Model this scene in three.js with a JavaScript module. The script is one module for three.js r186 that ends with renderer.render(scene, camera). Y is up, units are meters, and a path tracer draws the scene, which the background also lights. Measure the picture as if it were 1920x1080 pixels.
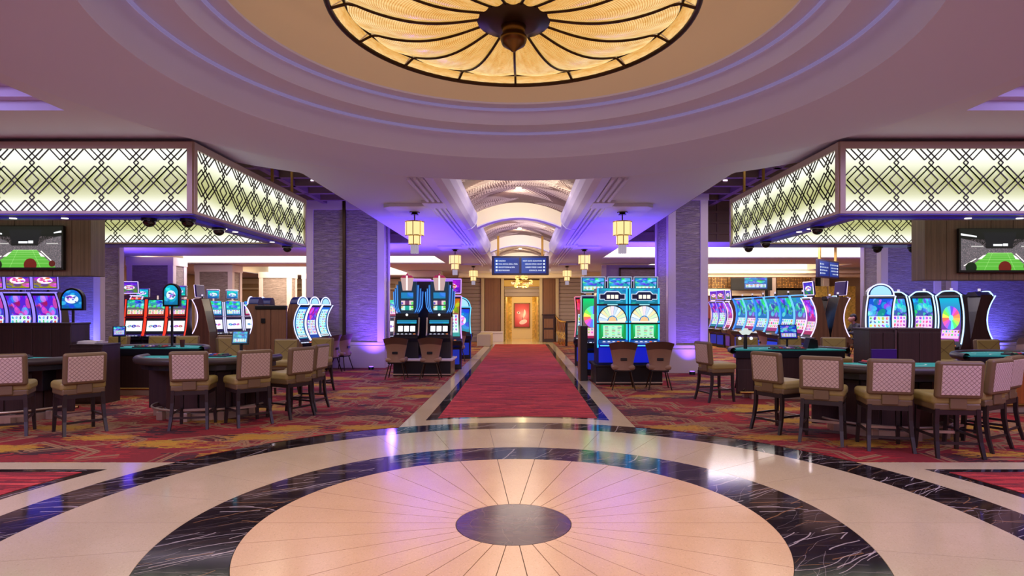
import * as THREE from 'three';
import { mergeGeometries } from 'three/addons/utils/BufferGeometryUtils.js';
import { RoundedBoxGeometry } from 'three/addons/geometries/RoundedBoxGeometry.js';
import { RectAreaLightUniformsLib } from 'three/addons/lights/RectAreaLightUniformsLib.js';
import { MarchingCubes } from 'three/addons/objects/MarchingCubes.js';

// ------------------------------------------------------------------ camera, background, exposure
const scene = new THREE.Scene();
scene.background = new THREE.Color(0x000000);
const F = 1115, VX = 978, VY = 582, EYE = 1.6, CX = 0.06;      // focal length and principal point in pixels of the 1920 x 1080 frame
const camera = new THREE.PerspectiveCamera(2 * Math.atan(540 / F) * 180 / Math.PI, 1920 / 1080, 0.05, 120);
camera.position.set(CX, EYE, 0);
camera.lookAt(CX, EYE, -10);
camera.setViewOffset(1920, 1080, 960 - VX, 540 - VY, 1920, 1080);
const renderer = new THREE.WebGLRenderer({ antialias: true });
renderer.toneMapping = THREE.LinearToneMapping;
renderer.toneMappingExposure = 1.2;
renderer.shadowMap.enabled = true;
RectAreaLightUniformsLib.init();

// world: x right, y up, depth d in front of the camera is z = -d
const FX = (px, d) => (px - VX) * d / F + CX;
const FY = (py, d) => EYE + (VY - py) * d / F;

// ------------------------------------------------------------------ lights, several added as fill; most stand at a glowing fitting built below
function area(color, intensity, w, h, p, q) {
  const l = new THREE.RectAreaLight(color, intensity, w, h);
  l.position.set(...p); l.lookAt(...q); scene.add(l);
}
function point(color, intensity, p, soft = 4) {
  const l = new THREE.PointLight(color, intensity); l.position.set(...p); l.shadow.radius = soft; l.castShadow = true; scene.add(l);
}
function spot(color, intensity, p, q, angle = 0.9, pen = 0.7, soft = 3) {
  const l = new THREE.SpotLight(color, intensity, 0, angle, pen); l.position.set(...p); l.target.position.set(...q); l.shadow.radius = soft; l.castShadow = true;
  scene.add(l, l.target);
}
const RZ = 4.48;                                                // depth of the rotunda's centre
const VIOLET = 0x7a4dff, LILAC = 0xd9c2ff, WARM = 0xffd9a0, WHITE = 0xfff1dc;
area(0xffe4d2, 5.6, 2.0, 2.0, [0, 3.5, -RZ], [0, 0, -RZ]);      // chandelier, down
point(0xfff0e0, 1.6, [0, 4.25, -RZ], 10);                       // chandelier, up into the dome
for (const s of [-1, 1]) {
  area(0xc8b8ff, 5, 5.5, 3.6, [s * 7.5, 3.93, -3.2], [s * 7.5, 0, -3.2]);                    // added lilac fill under the trays beside the rotunda
  area(0xffecd4, 4, 6, 0.3, [s * 7.4, 2.64, -6.95], [s * 7.4, 0, -6.95]);                   // canopy downlights
  area(0xffecd4, 4, 0.3, 2.8, [s * 3.9, 2.64, -8.6], [s * 3.9, 0, -8.6]);
  area(0xf4e2f4, 1.7, 6.5, 6, [s * 7.4, 4.5, s < 0 ? -11.8 : -11.4], [s * 7.4, 0, s < 0 ? -11.8 : -11.4]);     // added fill for the pits, set below the coffers
  area(0x6a48ff, 4.0, 1.8, 5.5, [s * 2.55, 2.42, -15.6], [s * 2.55, 9, -15.6]);       // added violet uplights at the slot banks, to tint the soffit
  area(0xf8eaf4, 9, 10, 0.9, [s * 8.6, 3.75, s < 0 ? -22.4 : -19.6], [s * 8.6, 0, s < 0 ? -22.4 : -19.6]);   // cove trays beyond the columns
  area(0xffe8c8, 8, 7, 4, [s * 9.5, 3.75, s < 0 ? -29 : -27], [s * 9.5, 0, s < 0 ? -29.5 : -28]);
  for (const d of [11.4, 17.2, 23.2]) area(0xfff0d8, 14, 0.12, 4.6, [s * 0.93, 3.72, -d], [s * -0.6, 5.2, -d]);  // strips hidden behind the rolled beams
  for (const d of [11.45, 18.4, 25.4]) point(WARM, 1.1, [s * 2.0, 3.1, -d], 9);
}
for (const d of [11.4, 17.2, 23.2]) area(0xfff0e0, 1.5, 1.3, 4, [0, 4.0, -d], [0, 0, -d]);   // vault downlights
for (const d of [12.3, 18.4, 24.4]) spot(0xfff2e0, 7, [0, 4.0, -d], [0, 3.55, -d - 1.7], 1.1, 0.6, 3);   // recessed lamps in the vault
area(0xd4c6ff, 6, 9, 3, [0, 3.42, 2.6], [0, 0, 2.6]);          // added fill, under an unseen tray behind the camera
point(0xffe0a8, 8, [0.1, 2.55, -28.6], 8);                      // foyer chandelier
point(0xffd890, 3, [0.1, 2.2, -32.5], 6);
spot(0x6a44ff, 30, [-4.0, 0.12, -16.02], [-4.1, 2.4, -16.5], 0.85, 0.8, 3);   // added violet floor uplights for the glow on the columns
spot(0x6a44ff, 14, [4.3, 0.12, -14.75], [4.3, 2.4, -15.1], 0.85, 0.8, 3);
for (const [x, d] of [[12.9, 16.05], [10.6, 15.85], [-12.2, 16.25]]) spot(0x5a5cff, 40, [x, 0.12, -d + 0.03], [x, 2.2, -d - 0.35], 0.9, 0.8, 3);  // more added floor uplights, for blue on the outer columns
for (const [x, d] of [[-4.8, 18.2], [4.3, 17.7], [-12.8, 18.5], [10.7, 18.1]]) area(0x6a48ff, 14, 2, 1, [x, 2.5, -d], [x, 9, -d]);   // added violet washers behind the columns, to tint the ceiling
point(VIOLET, 3, [-3.3, 1.7, -15.5], 8);  // added violet glow beside the left column, without a fitting

// ------------------------------------------------------------------ helpers
const hash = (s) => { let h = 2166136261; for (const c of String(s)) h = Math.imul(h ^ c.charCodeAt(0), 16777619); return h >>> 0; };
const rng = (seed) => { let a = hash(seed); return () => { a = (a + 0x6d2b79f5) | 0; let t = Math.imul(a ^ (a >>> 15), 1 | a); t = (t + Math.imul(t ^ (t >>> 7), 61 | t)) ^ t; return ((t ^ (t >>> 14)) >>> 0) / 4294967296; }; };
const used = new Map();
const numbered = (n) => { const k = used.get(n) ?? 0; used.set(n, k + 1); return k ? n + '_' + String(k).padStart(3, '0') : n; };
function tag(o, label, category, group) { o.userData = { label, category }; if (group) o.userData.group = group; return o; }
function thing(name, label, category, [x, d, y = 0], turn = 0, group) {
  const o = new THREE.Group(); o.name = numbered(name); o.position.set(x, y, -d); o.rotation.y = turn; scene.add(o);
  return tag(o, label, category, group);
}
function place(proto, label, [x, d, y = 0], turn = 0, group) {   // a copy of a finished thing
  const o = proto.clone(); o.name = numbered(proto.userData.base); o.position.set(x, y, -d); o.rotation.y = turn; scene.add(o);
  o.userData = { label, category: proto.userData.category }; if (group) o.userData.group = group;
  return o;
}
function proto(name, category, build) {                          // built once off scene, copied by place()
  const o = new THREE.Group(); o.name = name; o.userData = { base: name, category }; build(o); return o;
}
function structure(name) { const o = new THREE.Group(); o.name = numbered(name); o.userData = { kind: 'structure' }; scene.add(o); return o; }
function mesh(name, geo, mat, parent, label) {
  const m = new THREE.Mesh(Array.isArray(geo) ? merge(geo) : geo, mat); m.name = name; m.castShadow = m.receiveShadow = true;
  if (label) m.userData = { label };
  parent.add(m); return m;
}
function merge(list) {
  return list.length === 1 ? list[0] : mergeGeometries(list.map((g) => { const h = g.index ? g.toNonIndexed() : g; for (const k of Object.keys(h.attributes)) if (!['position', 'normal', 'uv'].includes(k)) h.deleteAttribute(k); h.morphAttributes = {}; return h; }));
}
function boxUV(g0) {                                             // uv in metres from the dominant side
  const g = g0.index ? g0.toNonIndexed() : g0, p = g.attributes.position, n = g.attributes.normal, uv = new Float32Array(p.count * 2);
  for (let i = 0; i < p.count; i += 3) {
    let a = 0, b = 0, c = 0;
    for (let k = 0; k < 3; k++) { a += n.getX(i + k); b += n.getY(i + k); c += n.getZ(i + k); }
    a = Math.abs(a); b = Math.abs(b); c = Math.abs(c);
    for (let k = 0; k < 3; k++) {
      const j = i + k, x = p.getX(j), y = p.getY(j), z = p.getZ(j);
      uv[2 * j] = a > b && a > c ? z : x; uv[2 * j + 1] = b >= a && b >= c ? z : y;
    }
  }
  g.setAttribute('uv', new THREE.BufferAttribute(uv, 2)); return g;
}
const box = (w, h, d, x = 0, y = 0, z = 0, r = 0, seg = 2) => boxUV((r ? new RoundedBoxGeometry(w, h, d, seg, r) : new THREE.BoxGeometry(w, h, d)).translate(x, y, z));
const tilt = (g, rx, ry = 0, rz = 0, x = 0, y = 0, z = 0) => g.rotateZ(rz).rotateX(rx).rotateY(ry).translate(x, y, z);
const cyl = (r0, r1, h, x = 0, y = 0, z = 0, seg = 20) => new THREE.CylinderGeometry(r0, r1, h, seg).translate(x, y, z);
const ball = (r, x, y, z, w = 14, h = 10) => new THREE.SphereGeometry(r, w, h).translate(x, y, z);
const V = (a) => a.map((p) => new THREE.Vector3(...p));
const tube = (pts, r, n = 24, rad = 8, closed = false) => new THREE.TubeGeometry(new THREE.CatmullRomCurve3(V(pts), closed, 'catmullrom', 0.35), n, r, rad, closed);
const bar = (a, b, r, rad = 8) => new THREE.TubeGeometry(new THREE.LineCurve3(new THREE.Vector3(...a), new THREE.Vector3(...b)), 1, r, rad);
function beam(a, b, w, h = w) {                                  // straight square bar from a to b
  const A = new THREE.Vector3(...a), Bv = new THREE.Vector3(...b), L = A.distanceTo(Bv), g = new THREE.BoxGeometry(w, h, L);
  const m = new THREE.Matrix4().lookAt(A, Bv, Math.abs(A.x - Bv.x) + Math.abs(A.z - Bv.z) < 1e-4 ? new THREE.Vector3(0, 0, 1) : new THREE.Vector3(0, 1, 0));
  g.applyMatrix4(m); g.translate((A.x + Bv.x) / 2, (A.y + Bv.y) / 2, (A.z + Bv.z) / 2); return boxUV(g);
}
function leg(pts) {                                              // square section along points [x, y, z, width], top to bottom
  const pos = [], n = pts.length, ring = ([x, y, z, w]) => [[-w, -w], [w, -w], [w, w], [-w, w]].map(([a, b]) => [x + a / 2, y, z + b / 2]);
  for (let i = 0; i < n - 1; i++) { const A = ring(pts[i]), C = ring(pts[i + 1]); for (let k = 0; k < 4; k++) { const l = (k + 1) % 4; pos.push(...A[k], ...A[l], ...C[k], ...A[l], ...C[l], ...C[k]); } }
  const E = ring(pts[n - 1]), S = ring(pts[0]); pos.push(...E[0], ...E[1], ...E[2], ...E[0], ...E[2], ...E[3], ...S[2], ...S[1], ...S[0], ...S[3], ...S[2], ...S[0]);
  const g = new THREE.BufferGeometry(); g.setAttribute('position', new THREE.Float32BufferAttribute(pos, 3)); g.computeVertexNormals();
  g.setAttribute('uv', new THREE.Float32BufferAttribute(new Float32Array(pos.length / 3 * 2), 2)); return boxUV(g);
}
function shape(pts, holes = []) { const s = new THREE.Shape(pts.map((p) => new THREE.Vector2(...p))); for (const h of holes) s.holes.push(new THREE.Path(h.map((p) => new THREE.Vector2(...p)))); return s; }
const extrude = (s, depth, bevel = 0, curveSegments = 24) => new THREE.ExtrudeGeometry(s, { depth, bevelEnabled: bevel > 0, bevelSize: bevel, bevelThickness: bevel, bevelSegments: 2, curveSegments });
const slab = (pts, holes, y, t) => extrude(shape(pts, holes), t).rotateX(-Math.PI / 2).translate(0, y, 0);   // plan points [x, depth]
const arc = (cx, cd, r, a0, a1, n) => Array.from({ length: n + 1 }, (_, i) => { const a = a0 + (a1 - a0) * i / n; return [cx + r * Math.sin(a), cd + r * Math.cos(a)]; });  // angle from straight ahead
const rect = (x0, d0, x1, d1) => [[x0, d0], [x1, d0], [x1, d1], [x0, d1]];
function grid(fn, nu, nv) {                                      // surface fn(u, v) -> [x, y, z], uv = u, v
  const pos = [], uv = [], ix = [];
  for (let j = 0; j <= nv; j++) for (let i = 0; i <= nu; i++) { pos.push(...fn(i / nu, j / nv)); uv.push(i / nu, j / nv); }
  for (let j = 0; j < nv; j++) for (let i = 0; i < nu; i++) { const a = j * (nu + 1) + i, b = a + 1, c = a + nu + 1, d = c + 1; ix.push(a, b, d, a, d, c); }
  const g = new THREE.BufferGeometry(); g.setAttribute('position', new THREE.Float32BufferAttribute(pos, 3)); g.setAttribute('uv', new THREE.Float32BufferAttribute(uv, 2)); g.setIndex(ix); g.computeVertexNormals(); return g;
}

// ------------------------------------------------------------------ textures
function canvas(w, h, draw) { const c = document.createElement('canvas'); c.width = w; c.height = h; draw(c.getContext('2d'), w, h); return c; }
function tex(w, h, draw, rx = 1, ry = rx, srgb = true) {
  const t = new THREE.CanvasTexture(canvas(w, h, draw)); t.wrapS = t.wrapT = THREE.RepeatWrapping; t.repeat.set(rx, ry); if (srgb) t.colorSpace = THREE.SRGBColorSpace; t.magFilter = THREE.LinearFilter; return t;
}
const rgb = (r, g, b, a = 1) => `rgba(${r | 0},${g | 0},${b | 0},${a})`;
function speckle(c, w, h, n, R, cols, s0 = 1, s1 = 3, a = 0.3) { for (let i = 0; i < n; i++) { const k = cols[(R() * cols.length) | 0]; c.fillStyle = rgb(...k, a * (0.4 + R() * 0.6)); const s = s0 + R() * (s1 - s0); c.fillRect(R() * w, R() * h, s, s * (0.6 + R())); } }
const wrapped = (S, f) => { for (const dx of [-S, 0, S]) for (const dy of [-S, 0, S]) f(dx, dy); };

const creamTex = (base, seed) => tex(1024, 1024, (c, w, h) => {
  const R = rng(seed); c.fillStyle = rgb(...base); c.fillRect(0, 0, w, h);
  for (let i = 0; i < 160; i++) { const x = R() * w, y = R() * h, r = 40 + R() * 150, d = (R() - 0.5) * 22; wrapped(w, (dx, dy) => { if (x + dx + r < 0 || x + dx - r > w || y + dy + r < 0 || y + dy - r > h) return; const g = c.createRadialGradient(x + dx, y + dy, 0, x + dx, y + dy, r); g.addColorStop(0, rgb(base[0] + d, base[1] + d, base[2] + d, 0.5)); g.addColorStop(1, rgb(base[0], base[1], base[2], 0)); c.fillStyle = g; c.fillRect(x + dx - r, y + dy - r, 2 * r, 2 * r); }); }
  speckle(c, w, h, 26000, R, [[base[0] + 25, base[1] + 25, base[2] + 22], [base[0] - 34, base[1] - 34, base[2] - 34], [base[0] - 18, base[1] - 22, base[2] - 30]], 1, 4, 0.4);
}, 0.5);
const blackMarbleTex = tex(1024, 1024, (c, w, h) => {
  const R = rng('black'); c.fillStyle = rgb(34, 26, 25); c.fillRect(0, 0, w, h);
  for (let i = 0; i < 260; i++) { c.fillStyle = rgb(...[[52, 42, 38], [12, 10, 14], [64, 46, 34], [40, 36, 46], [16, 14, 18]][(R() * 5) | 0], 0.28); c.save(); c.translate(R() * w, R() * h); c.rotate(-0.5 + R() * 0.5); c.beginPath(); c.ellipse(0, 0, 20 + R() * 110, 4 + R() * 20, 0, 0, 7); c.fill(); c.restore(); }
  for (let i = 0; i < 150; i++) {
    let x = R() * w, y = R() * h, a = -0.45 + (R() - 0.5) * 0.9; const thick = R() < 0.22, col = R() < 0.7 ? [205, 195, 188] : [150, 110, 70];
    c.strokeStyle = rgb(...col, thick ? 0.8 : 0.5); c.lineWidth = thick ? 4 + R() * 6 : 1.6 + R() * 2; c.beginPath(); c.moveTo(x, y);
    for (let k = 0, n = 6 + R() * 16; k < n; k++) { a += (R() - 0.5) * 0.3; x += Math.cos(a) * 22; y += Math.sin(a) * 22; c.lineTo(x, y); } c.stroke();
  }
  speckle(c, w, h, 9000, R, [[90, 74, 62], [10, 8, 10]], 1, 2.4, 0.3);
}, 0.7);
const brownMarbleTex = tex(512, 512, (c, w, h) => { const R = rng('brown'); c.fillStyle = rgb(88, 66, 60); c.fillRect(0, 0, w, h); for (let i = 0; i < 160; i++) { c.fillStyle = rgb(...[[110, 86, 76], [62, 46, 44], [96, 70, 56]][(R() * 3) | 0], 0.3); c.beginPath(); c.ellipse(R() * w, R() * h, 20 + R() * 60, 4 + R() * 12, (R() - 0.5) * 0.8, 0, 7); c.fill(); } for (let i = 0; i < 46; i++) { let x = R() * w, y = R() * h, a = R() * 3; c.strokeStyle = rgb(170, 144, 124, 0.35); c.lineWidth = 1 + R(); c.beginPath(); c.moveTo(x, y); for (let k = 0; k < 10; k++) { a += (R() - 0.5) * 0.7; x += Math.cos(a) * 14; y += Math.sin(a) * 14; c.lineTo(x, y); } c.stroke(); } }, 1);
const carpetTex = tex(2048, 2048, (c, S) => {
  const R = rng('carpet'); c.fillStyle = rgb(140, 20, 22); c.fillRect(0, 0, S, S);
  const patch = (col, n, len, spread, a) => { const cx = R() * S, cy = R() * S; for (let i = 0; i < n; i++) { const x = cx + (R() + R() - 1) * spread * 1.9, y = cy + (R() + R() - 1) * spread, l = len * (0.3 + R()), t = 7 + R() * 10; c.fillStyle = rgb(col[0] + (R() - 0.5) * 26, col[1] + (R() - 0.5) * 16, col[2] + (R() - 0.5) * 14, a); wrapped(S, (dx, dy) => c.fillRect(x + dx, y + dy, l, t)); } };
  for (let i = 0; i < 32; i++) patch([186, 32, 32], 130, 70, 150, 0.75);
  for (let i = 0; i < 27; i++) patch([58, 14, 18], 110, 80, 130, 0.8);
  for (let i = 0; i < 12; i++) patch([200, 66, 44], 60, 50, 110, 0.6);
  const zig = (x, y, ang, n, seg) => {                          // ribbon that turns corners, with rungs
    let px = x, py = y, a = ang;
    for (let k = 0; k < n; k++) {
      const l = seg * (0.6 + R() * 0.8), qx = px + Math.cos(a) * l, qy = py + Math.sin(a) * l;
      wrapped(S, (dx, dy) => {
        c.lineCap = 'butt'; c.strokeStyle = rgb(172, 134, 86, 0.95); c.lineWidth = 36; c.beginPath(); c.moveTo(px + dx, py + dy); c.lineTo(qx + dx, qy + dy); c.stroke();
        c.strokeStyle = rgb(112, 62, 44, 0.7); c.lineWidth = 7; c.beginPath(); c.moveTo(px + dx, py + dy); c.lineTo(qx + dx, qy + dy); c.stroke();
        const ox = -Math.sin(a) * 52, oy = Math.cos(a) * 52; c.strokeStyle = rgb(156, 118, 74, 0.85); c.lineWidth = 15; c.beginPath(); c.moveTo(px + ox + dx, py + oy + dy); c.lineTo(qx + ox + dx, qy + oy + dy); c.stroke();
      });
      px = qx; py = qy; a += (R() < 0.5 ? 1 : -1) * (Math.PI / 3 + (R() < 0.3 ? Math.PI / 3 : 0));
    }
  };
  for (let i = 0; i < 42; i++) zig(R() * S, R() * S, (R() < 0.5 ? 0.5 : -0.5) + (R() < 0.3 ? Math.PI / 2 : 0), 2 + R() * 4, 210);
  for (let i = 0; i < 12; i++) { patch([198, 150, 30], 170, 80, 105, 0.95); }
  for (let i = 0; i < 9; i++) patch([150, 28, 30], 70, 60, 90, 0.7);
  speckle(c, S, S, 60000, R, [[40, 8, 10], [210, 120, 80], [120, 20, 22]], 1.5, 4, 0.28);
}, 1 / 4.2);
const runnerTex = tex(1024, 1024, (c, S) => {
  const R = rng('runner'); c.fillStyle = rgb(156, 22, 26); c.fillRect(0, 0, S, S);
  for (let i = 0; i < 420; i++) { const k = [[74, 10, 16], [196, 48, 46], [110, 14, 20], [206, 66, 58]][(R() * 4) | 0], x = R() * S, y = R() * S, l = 90 + R() * 260, t = 10 + R() * 26; c.fillStyle = rgb(...k, 0.3); wrapped(S, (dx, dy) => { c.beginPath(); c.ellipse(x + dx, y + dy, l / 2, t / 2, 0, 0, 7); c.fill(); }); }
  for (let i = 0; i < 900; i++) { const k = [[104, 14, 22], [206, 56, 52], [182, 34, 36], [84, 10, 18], [216, 78, 66]][(R() * 5) | 0], x = R() * S, y = R() * S, l = 50 + R() * 230, t = 5 + R() * 14; c.fillStyle = rgb(...k, 0.5); wrapped(S, (dx, dy) => c.fillRect(x + dx, y + dy, l, t)); }
  speckle(c, S, S, 24000, R, [[70, 10, 16], [226, 110, 96]], 1, 4, 0.3);
}, 1 / 2.4);
const rippleTex = tex(512, 512, (c, w, h) => { const R = rng('rip'); c.fillStyle = '#808080'; c.fillRect(0, 0, w, h); for (let i = 0; i < 620; i++) { const y = R() * h, x = R() * w, l = 30 + R() * 120, v = R() < 0.5 ? 30 : 225; c.strokeStyle = rgb(v, v, v, 0.5); c.lineWidth = 2 + R() * 4; for (const dx of [-w, 0, w]) { c.beginPath(); c.moveTo(x + dx, y); c.quadraticCurveTo(x + dx + l / 2, y + (R() - 0.5) * 16, x + dx + l, y + (R() - 0.5) * 8); c.stroke(); } } }, 1 / 0.9, 1 / 0.9, false);
const rippleCol = tex(512, 512, (c, w, h) => { const R = rng('ripc'); c.fillStyle = rgb(150, 136, 132); c.fillRect(0, 0, w, h); for (let i = 0; i < 500; i++) { const y = R() * h, x = R() * w, l = 20 + R() * 110, d = (R() - 0.5) * 120; c.strokeStyle = rgb(150 + d, 136 + d, 132 + d, 0.6); c.lineWidth = 2 + R() * 3; for (const dx of [-w, 0, w]) { c.beginPath(); c.moveTo(x + dx, y); c.quadraticCurveTo(x + dx + l / 2, y + (R() - 0.5) * 14, x + dx + l, y); c.stroke(); } } }, 1 / 0.9);
const woodTex = (base, seed, s = 1) => tex(512, 512, (c, w, h) => { const R = rng(seed); c.fillStyle = rgb(...base); c.fillRect(0, 0, w, h); for (let i = 0; i < 420; i++) { const d = (R() - 0.5) * 0.5; c.fillStyle = rgb(base[0] * (1 + d), base[1] * (1 + d), base[2] * (1 + d), 0.45); c.fillRect(R() * w, 0, 1 + R() * 5, h); } for (let i = 0; i < 160; i++) { c.fillStyle = rgb(base[0] * 0.5, base[1] * 0.5, base[2] * 0.5, 0.25); c.fillRect(R() * w, R() * h, 1 + R() * 2, 30 + R() * 120); } }, s);
const quiltTex = tex(256, 256, (c, w, h) => { c.fillStyle = '#fff'; c.fillRect(0, 0, w, h); c.lineCap = 'square'; for (let k = -8; k < 16; k++) for (const s of [1, -1]) { c.strokeStyle = 'rgba(0,0,0,0.55)'; c.lineWidth = 7; c.beginPath(); c.moveTo(k * 64, 0); c.lineTo(k * 64 + s * 256, 256); c.stroke(); } }, 1 / 0.2, 1 / 0.2, false);
const quiltCol = tex(256, 256, (c, w, h) => { c.fillStyle = rgb(204, 180, 160); c.fillRect(0, 0, w, h); for (let k = -8; k < 16; k++) for (const s of [1, -1]) { c.strokeStyle = rgb(136, 108, 96, 0.7); c.lineWidth = 6; c.beginPath(); c.moveTo(k * 64, 0); c.lineTo(k * 64 + s * 256, 256); c.stroke(); } }, 1 / 0.2);
const featherTex = tex(1024, 1024, (c, w, h) => {
  const R = rng('feather'); c.fillStyle = rgb(112, 84, 70); c.fillRect(0, 0, w, h); speckle(c, w, h, 6000, R, [[150, 124, 108], [96, 74, 66]], 2, 6, 0.3);
  for (let i = 0; i < 26; i++) { const x = R() * w, y = R() * h, a = (R() - 0.5) * 1.6 + (R() < 0.5 ? Math.PI : 0), L = 300 + R() * 240; wrapped(w, (dx, dy) => { if (x + dx < -450 || x + dx > w + 450 || y + dy < -450 || y + dy > h + 450) return; c.save(); c.translate(x + dx, y + dy); c.rotate(a); for (let k = 0; k < 30; k++) { const t = k / 30, b = Math.sin(Math.PI * Math.pow(t, 0.7)) * 84; c.strokeStyle = rgb(236 - 20 * t, 222 - 20 * t, 204 - 20 * t, 0.9); c.lineWidth = 6; for (const s of [-1, 1]) { c.beginPath(); c.moveTo(t * L, 0); c.quadraticCurveTo(t * L + 14, s * b * 0.5, t * L + 34, s * b); c.stroke(); } } c.restore(); }); }
}, 1 / 3.6);
const amberTex = tex(512, 512, (c, w, h) => {                   // ribbed amber glass, u across a panel and v outward
  const R = rng('amber'); const g = c.createLinearGradient(0, 0, 0, h); g.addColorStop(0, rgb(255, 234, 176)); g.addColorStop(0.5, rgb(242, 208, 132)); g.addColorStop(1, rgb(218, 176, 92)); c.fillStyle = g; c.fillRect(0, 0, w, h);
  for (let i = 0; i < 60; i++) { const y = i * h / 60; c.strokeStyle = rgb(150, 98, 24, 0.5); c.lineWidth = 3; c.beginPath(); c.moveTo(0, y + 26); c.quadraticCurveTo(w / 2, y - 30, w, y + 26); c.stroke(); }
  for (let i = 0; i < 240; i++) { c.fillStyle = rgb(...(R() < 0.5 ? [255, 240, 190] : [190, 130, 40]), 0.09); c.beginPath(); c.ellipse(R() * w, R() * h, 12 + R() * 46, 10 + R() * 36, R() * 3, 0, 7); c.fill(); }
});
const feltTex = tex(512, 512, (c, w, h) => { const R = rng('felt'); c.fillStyle = rgb(36, 164, 152); c.fillRect(0, 0, w, h); speckle(c, w, h, 16000, R, [[60, 190, 176], [22, 122, 114]], 1, 3, 0.3); c.strokeStyle = rgb(220, 230, 220, 0.8); c.lineWidth = 4; for (let k = 0; k < 7; k++) { const a = Math.PI * (0.12 + k * 0.127), x = 256 + Math.cos(a) * 190, y = 70 + Math.sin(a) * 300; c.beginPath(); c.arc(x, y, 26, 0, 7); c.stroke(); } c.lineWidth = 6; c.beginPath(); c.ellipse(256, 60, 120, 180, 0, 0.2, Math.PI - 0.2); c.stroke(); });
const tvTex = tex(512, 288, (c, w, h) => {
  const R = rng('tv'); c.fillStyle = '#04050a'; c.fillRect(0, 0, w, h);
  c.fillStyle = '#4d4a50'; c.beginPath(); c.moveTo(0, 60); c.lineTo(130, 92); c.lineTo(175, 130); c.lineTo(350, 130); c.lineTo(395, 92); c.lineTo(w, 60); c.lineTo(w, 288); c.lineTo(0, 288); c.fill();
  for (let i = 0; i < 9000; i++) { const x = R() * w, y = 66 + R() * 214; if (y < 130 && x > 170 && x < 352) continue; const v = 40 + R() * 170; c.fillStyle = rgb(v, v * 0.86, v * 0.9, 0.8); c.fillRect(x, y, 2, 2); }
  c.fillStyle = '#0a0a14'; c.beginPath(); c.moveTo(150, 20); c.lineTo(380, 20); c.lineTo(350, 118); c.lineTo(180, 118); c.fill();
  c.fillStyle = '#e9edf0'; c.fillRect(220, 100, 62, 14); c.fillRect(286, 96, 34, 18); c.beginPath(); c.moveTo(0, 26); c.lineTo(108, 44); c.lineTo(108, 54); c.lineTo(0, 40); c.fill(); c.beginPath(); c.moveTo(w, 26); c.lineTo(460, 38); c.lineTo(460, 46); c.lineTo(w, 40); c.fill();
  c.fillStyle = '#a9a6a4'; c.fillRect(70, 112, 84, 8); c.fillRect(410, 112, 80, 8);
  c.fillStyle = '#4f9f34'; c.beginPath(); c.moveTo(185, 160); c.lineTo(345, 160); c.lineTo(475, 282); c.lineTo(30, 282); c.fill();
  c.strokeStyle = 'rgba(200,240,170,0.5)'; c.lineWidth = 2; for (let k = 0; k < 8; k++) { const t = k / 8, y = 160 + 120 * t * t; c.beginPath(); c.moveTo(185 - 150 * t * t, y); c.lineTo(345 + 130 * t * t, y); c.stroke(); } for (const x of [215, 315]) { c.beginPath(); c.moveTo(x, 160); c.lineTo(x + (x - 265) * 1.1, 282); c.stroke(); }
  c.fillStyle = '#eee8e4'; c.beginPath(); c.moveTo(150, 178); c.lineTo(174, 172); c.lineTo(140, 204); c.lineTo(112, 206); c.fill(); c.beginPath(); c.moveTo(356, 176); c.lineTo(372, 182); c.lineTo(400, 206); c.lineTo(372, 204); c.fill();
  c.strokeStyle = '#f4ece4'; c.lineWidth = 7; c.beginPath(); c.moveTo(372, 166); c.lineTo(450, 240); c.stroke(); c.beginPath(); c.moveTo(105, 200); c.lineTo(20, 250); c.stroke();
  for (const [x, y, r, col] of [[70, 262, 38, '#0a1c0c'], [300, 262, 44, '#5a140e'], [448, 254, 22, '#4a1410']]) { c.fillStyle = col; c.beginPath(); c.arc(x, y, r, 0, 7); c.fill(); }
  c.fillStyle = '#08070a'; c.fillRect(0, 280, w, 8);
});
const glowTex = tex(64, 256, (c, w, h) => { const g = c.createLinearGradient(0, 0, 0, h); for (const [t, r, gg, b] of [[0, 255, 255, 246], [0.14, 252, 253, 238], [0.3, 226, 229, 190], [0.46, 188, 190, 134], [0.58, 176, 177, 116], [0.72, 206, 208, 158], [0.87, 250, 250, 232], [1, 255, 255, 248]]) g.addColorStop(t, rgb(r, gg, b)); c.fillStyle = g; c.fillRect(0, 0, w, h); });
const wayTex = (rows, right) => tex(512, 320, (c, w, h) => { c.fillStyle = '#0a2f86'; c.fillRect(0, 0, w, h); const g = c.createLinearGradient(0, 0, w, h); g.addColorStop(0, 'rgba(30,90,190,0.7)'); g.addColorStop(1, 'rgba(6,30,120,0.2)'); c.fillStyle = g; c.fillRect(0, 0, w, h); c.fillStyle = '#e8f2ff'; c.font = 'bold 40px sans-serif'; c.textAlign = right ? 'right' : 'left'; rows.forEach((r, i) => { const y = 78 + i * 66; c.fillText(r, right ? w - 84 : 84, y, w - 110); c.beginPath(); c.roundRect(right ? w - 62 : 26, y - 34, 38, 38, 9); c.fill(); }); });
const foyerTex = tex(1024, 160, (c, w, h) => { c.fillStyle = '#a8853c'; c.fillRect(0, 0, w, h); c.fillStyle = '#fff6e2'; c.font = 'bold 100px sans-serif'; c.textAlign = 'center'; c.fillText('WEST FOYER', w / 2, 116, 860); });
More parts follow.
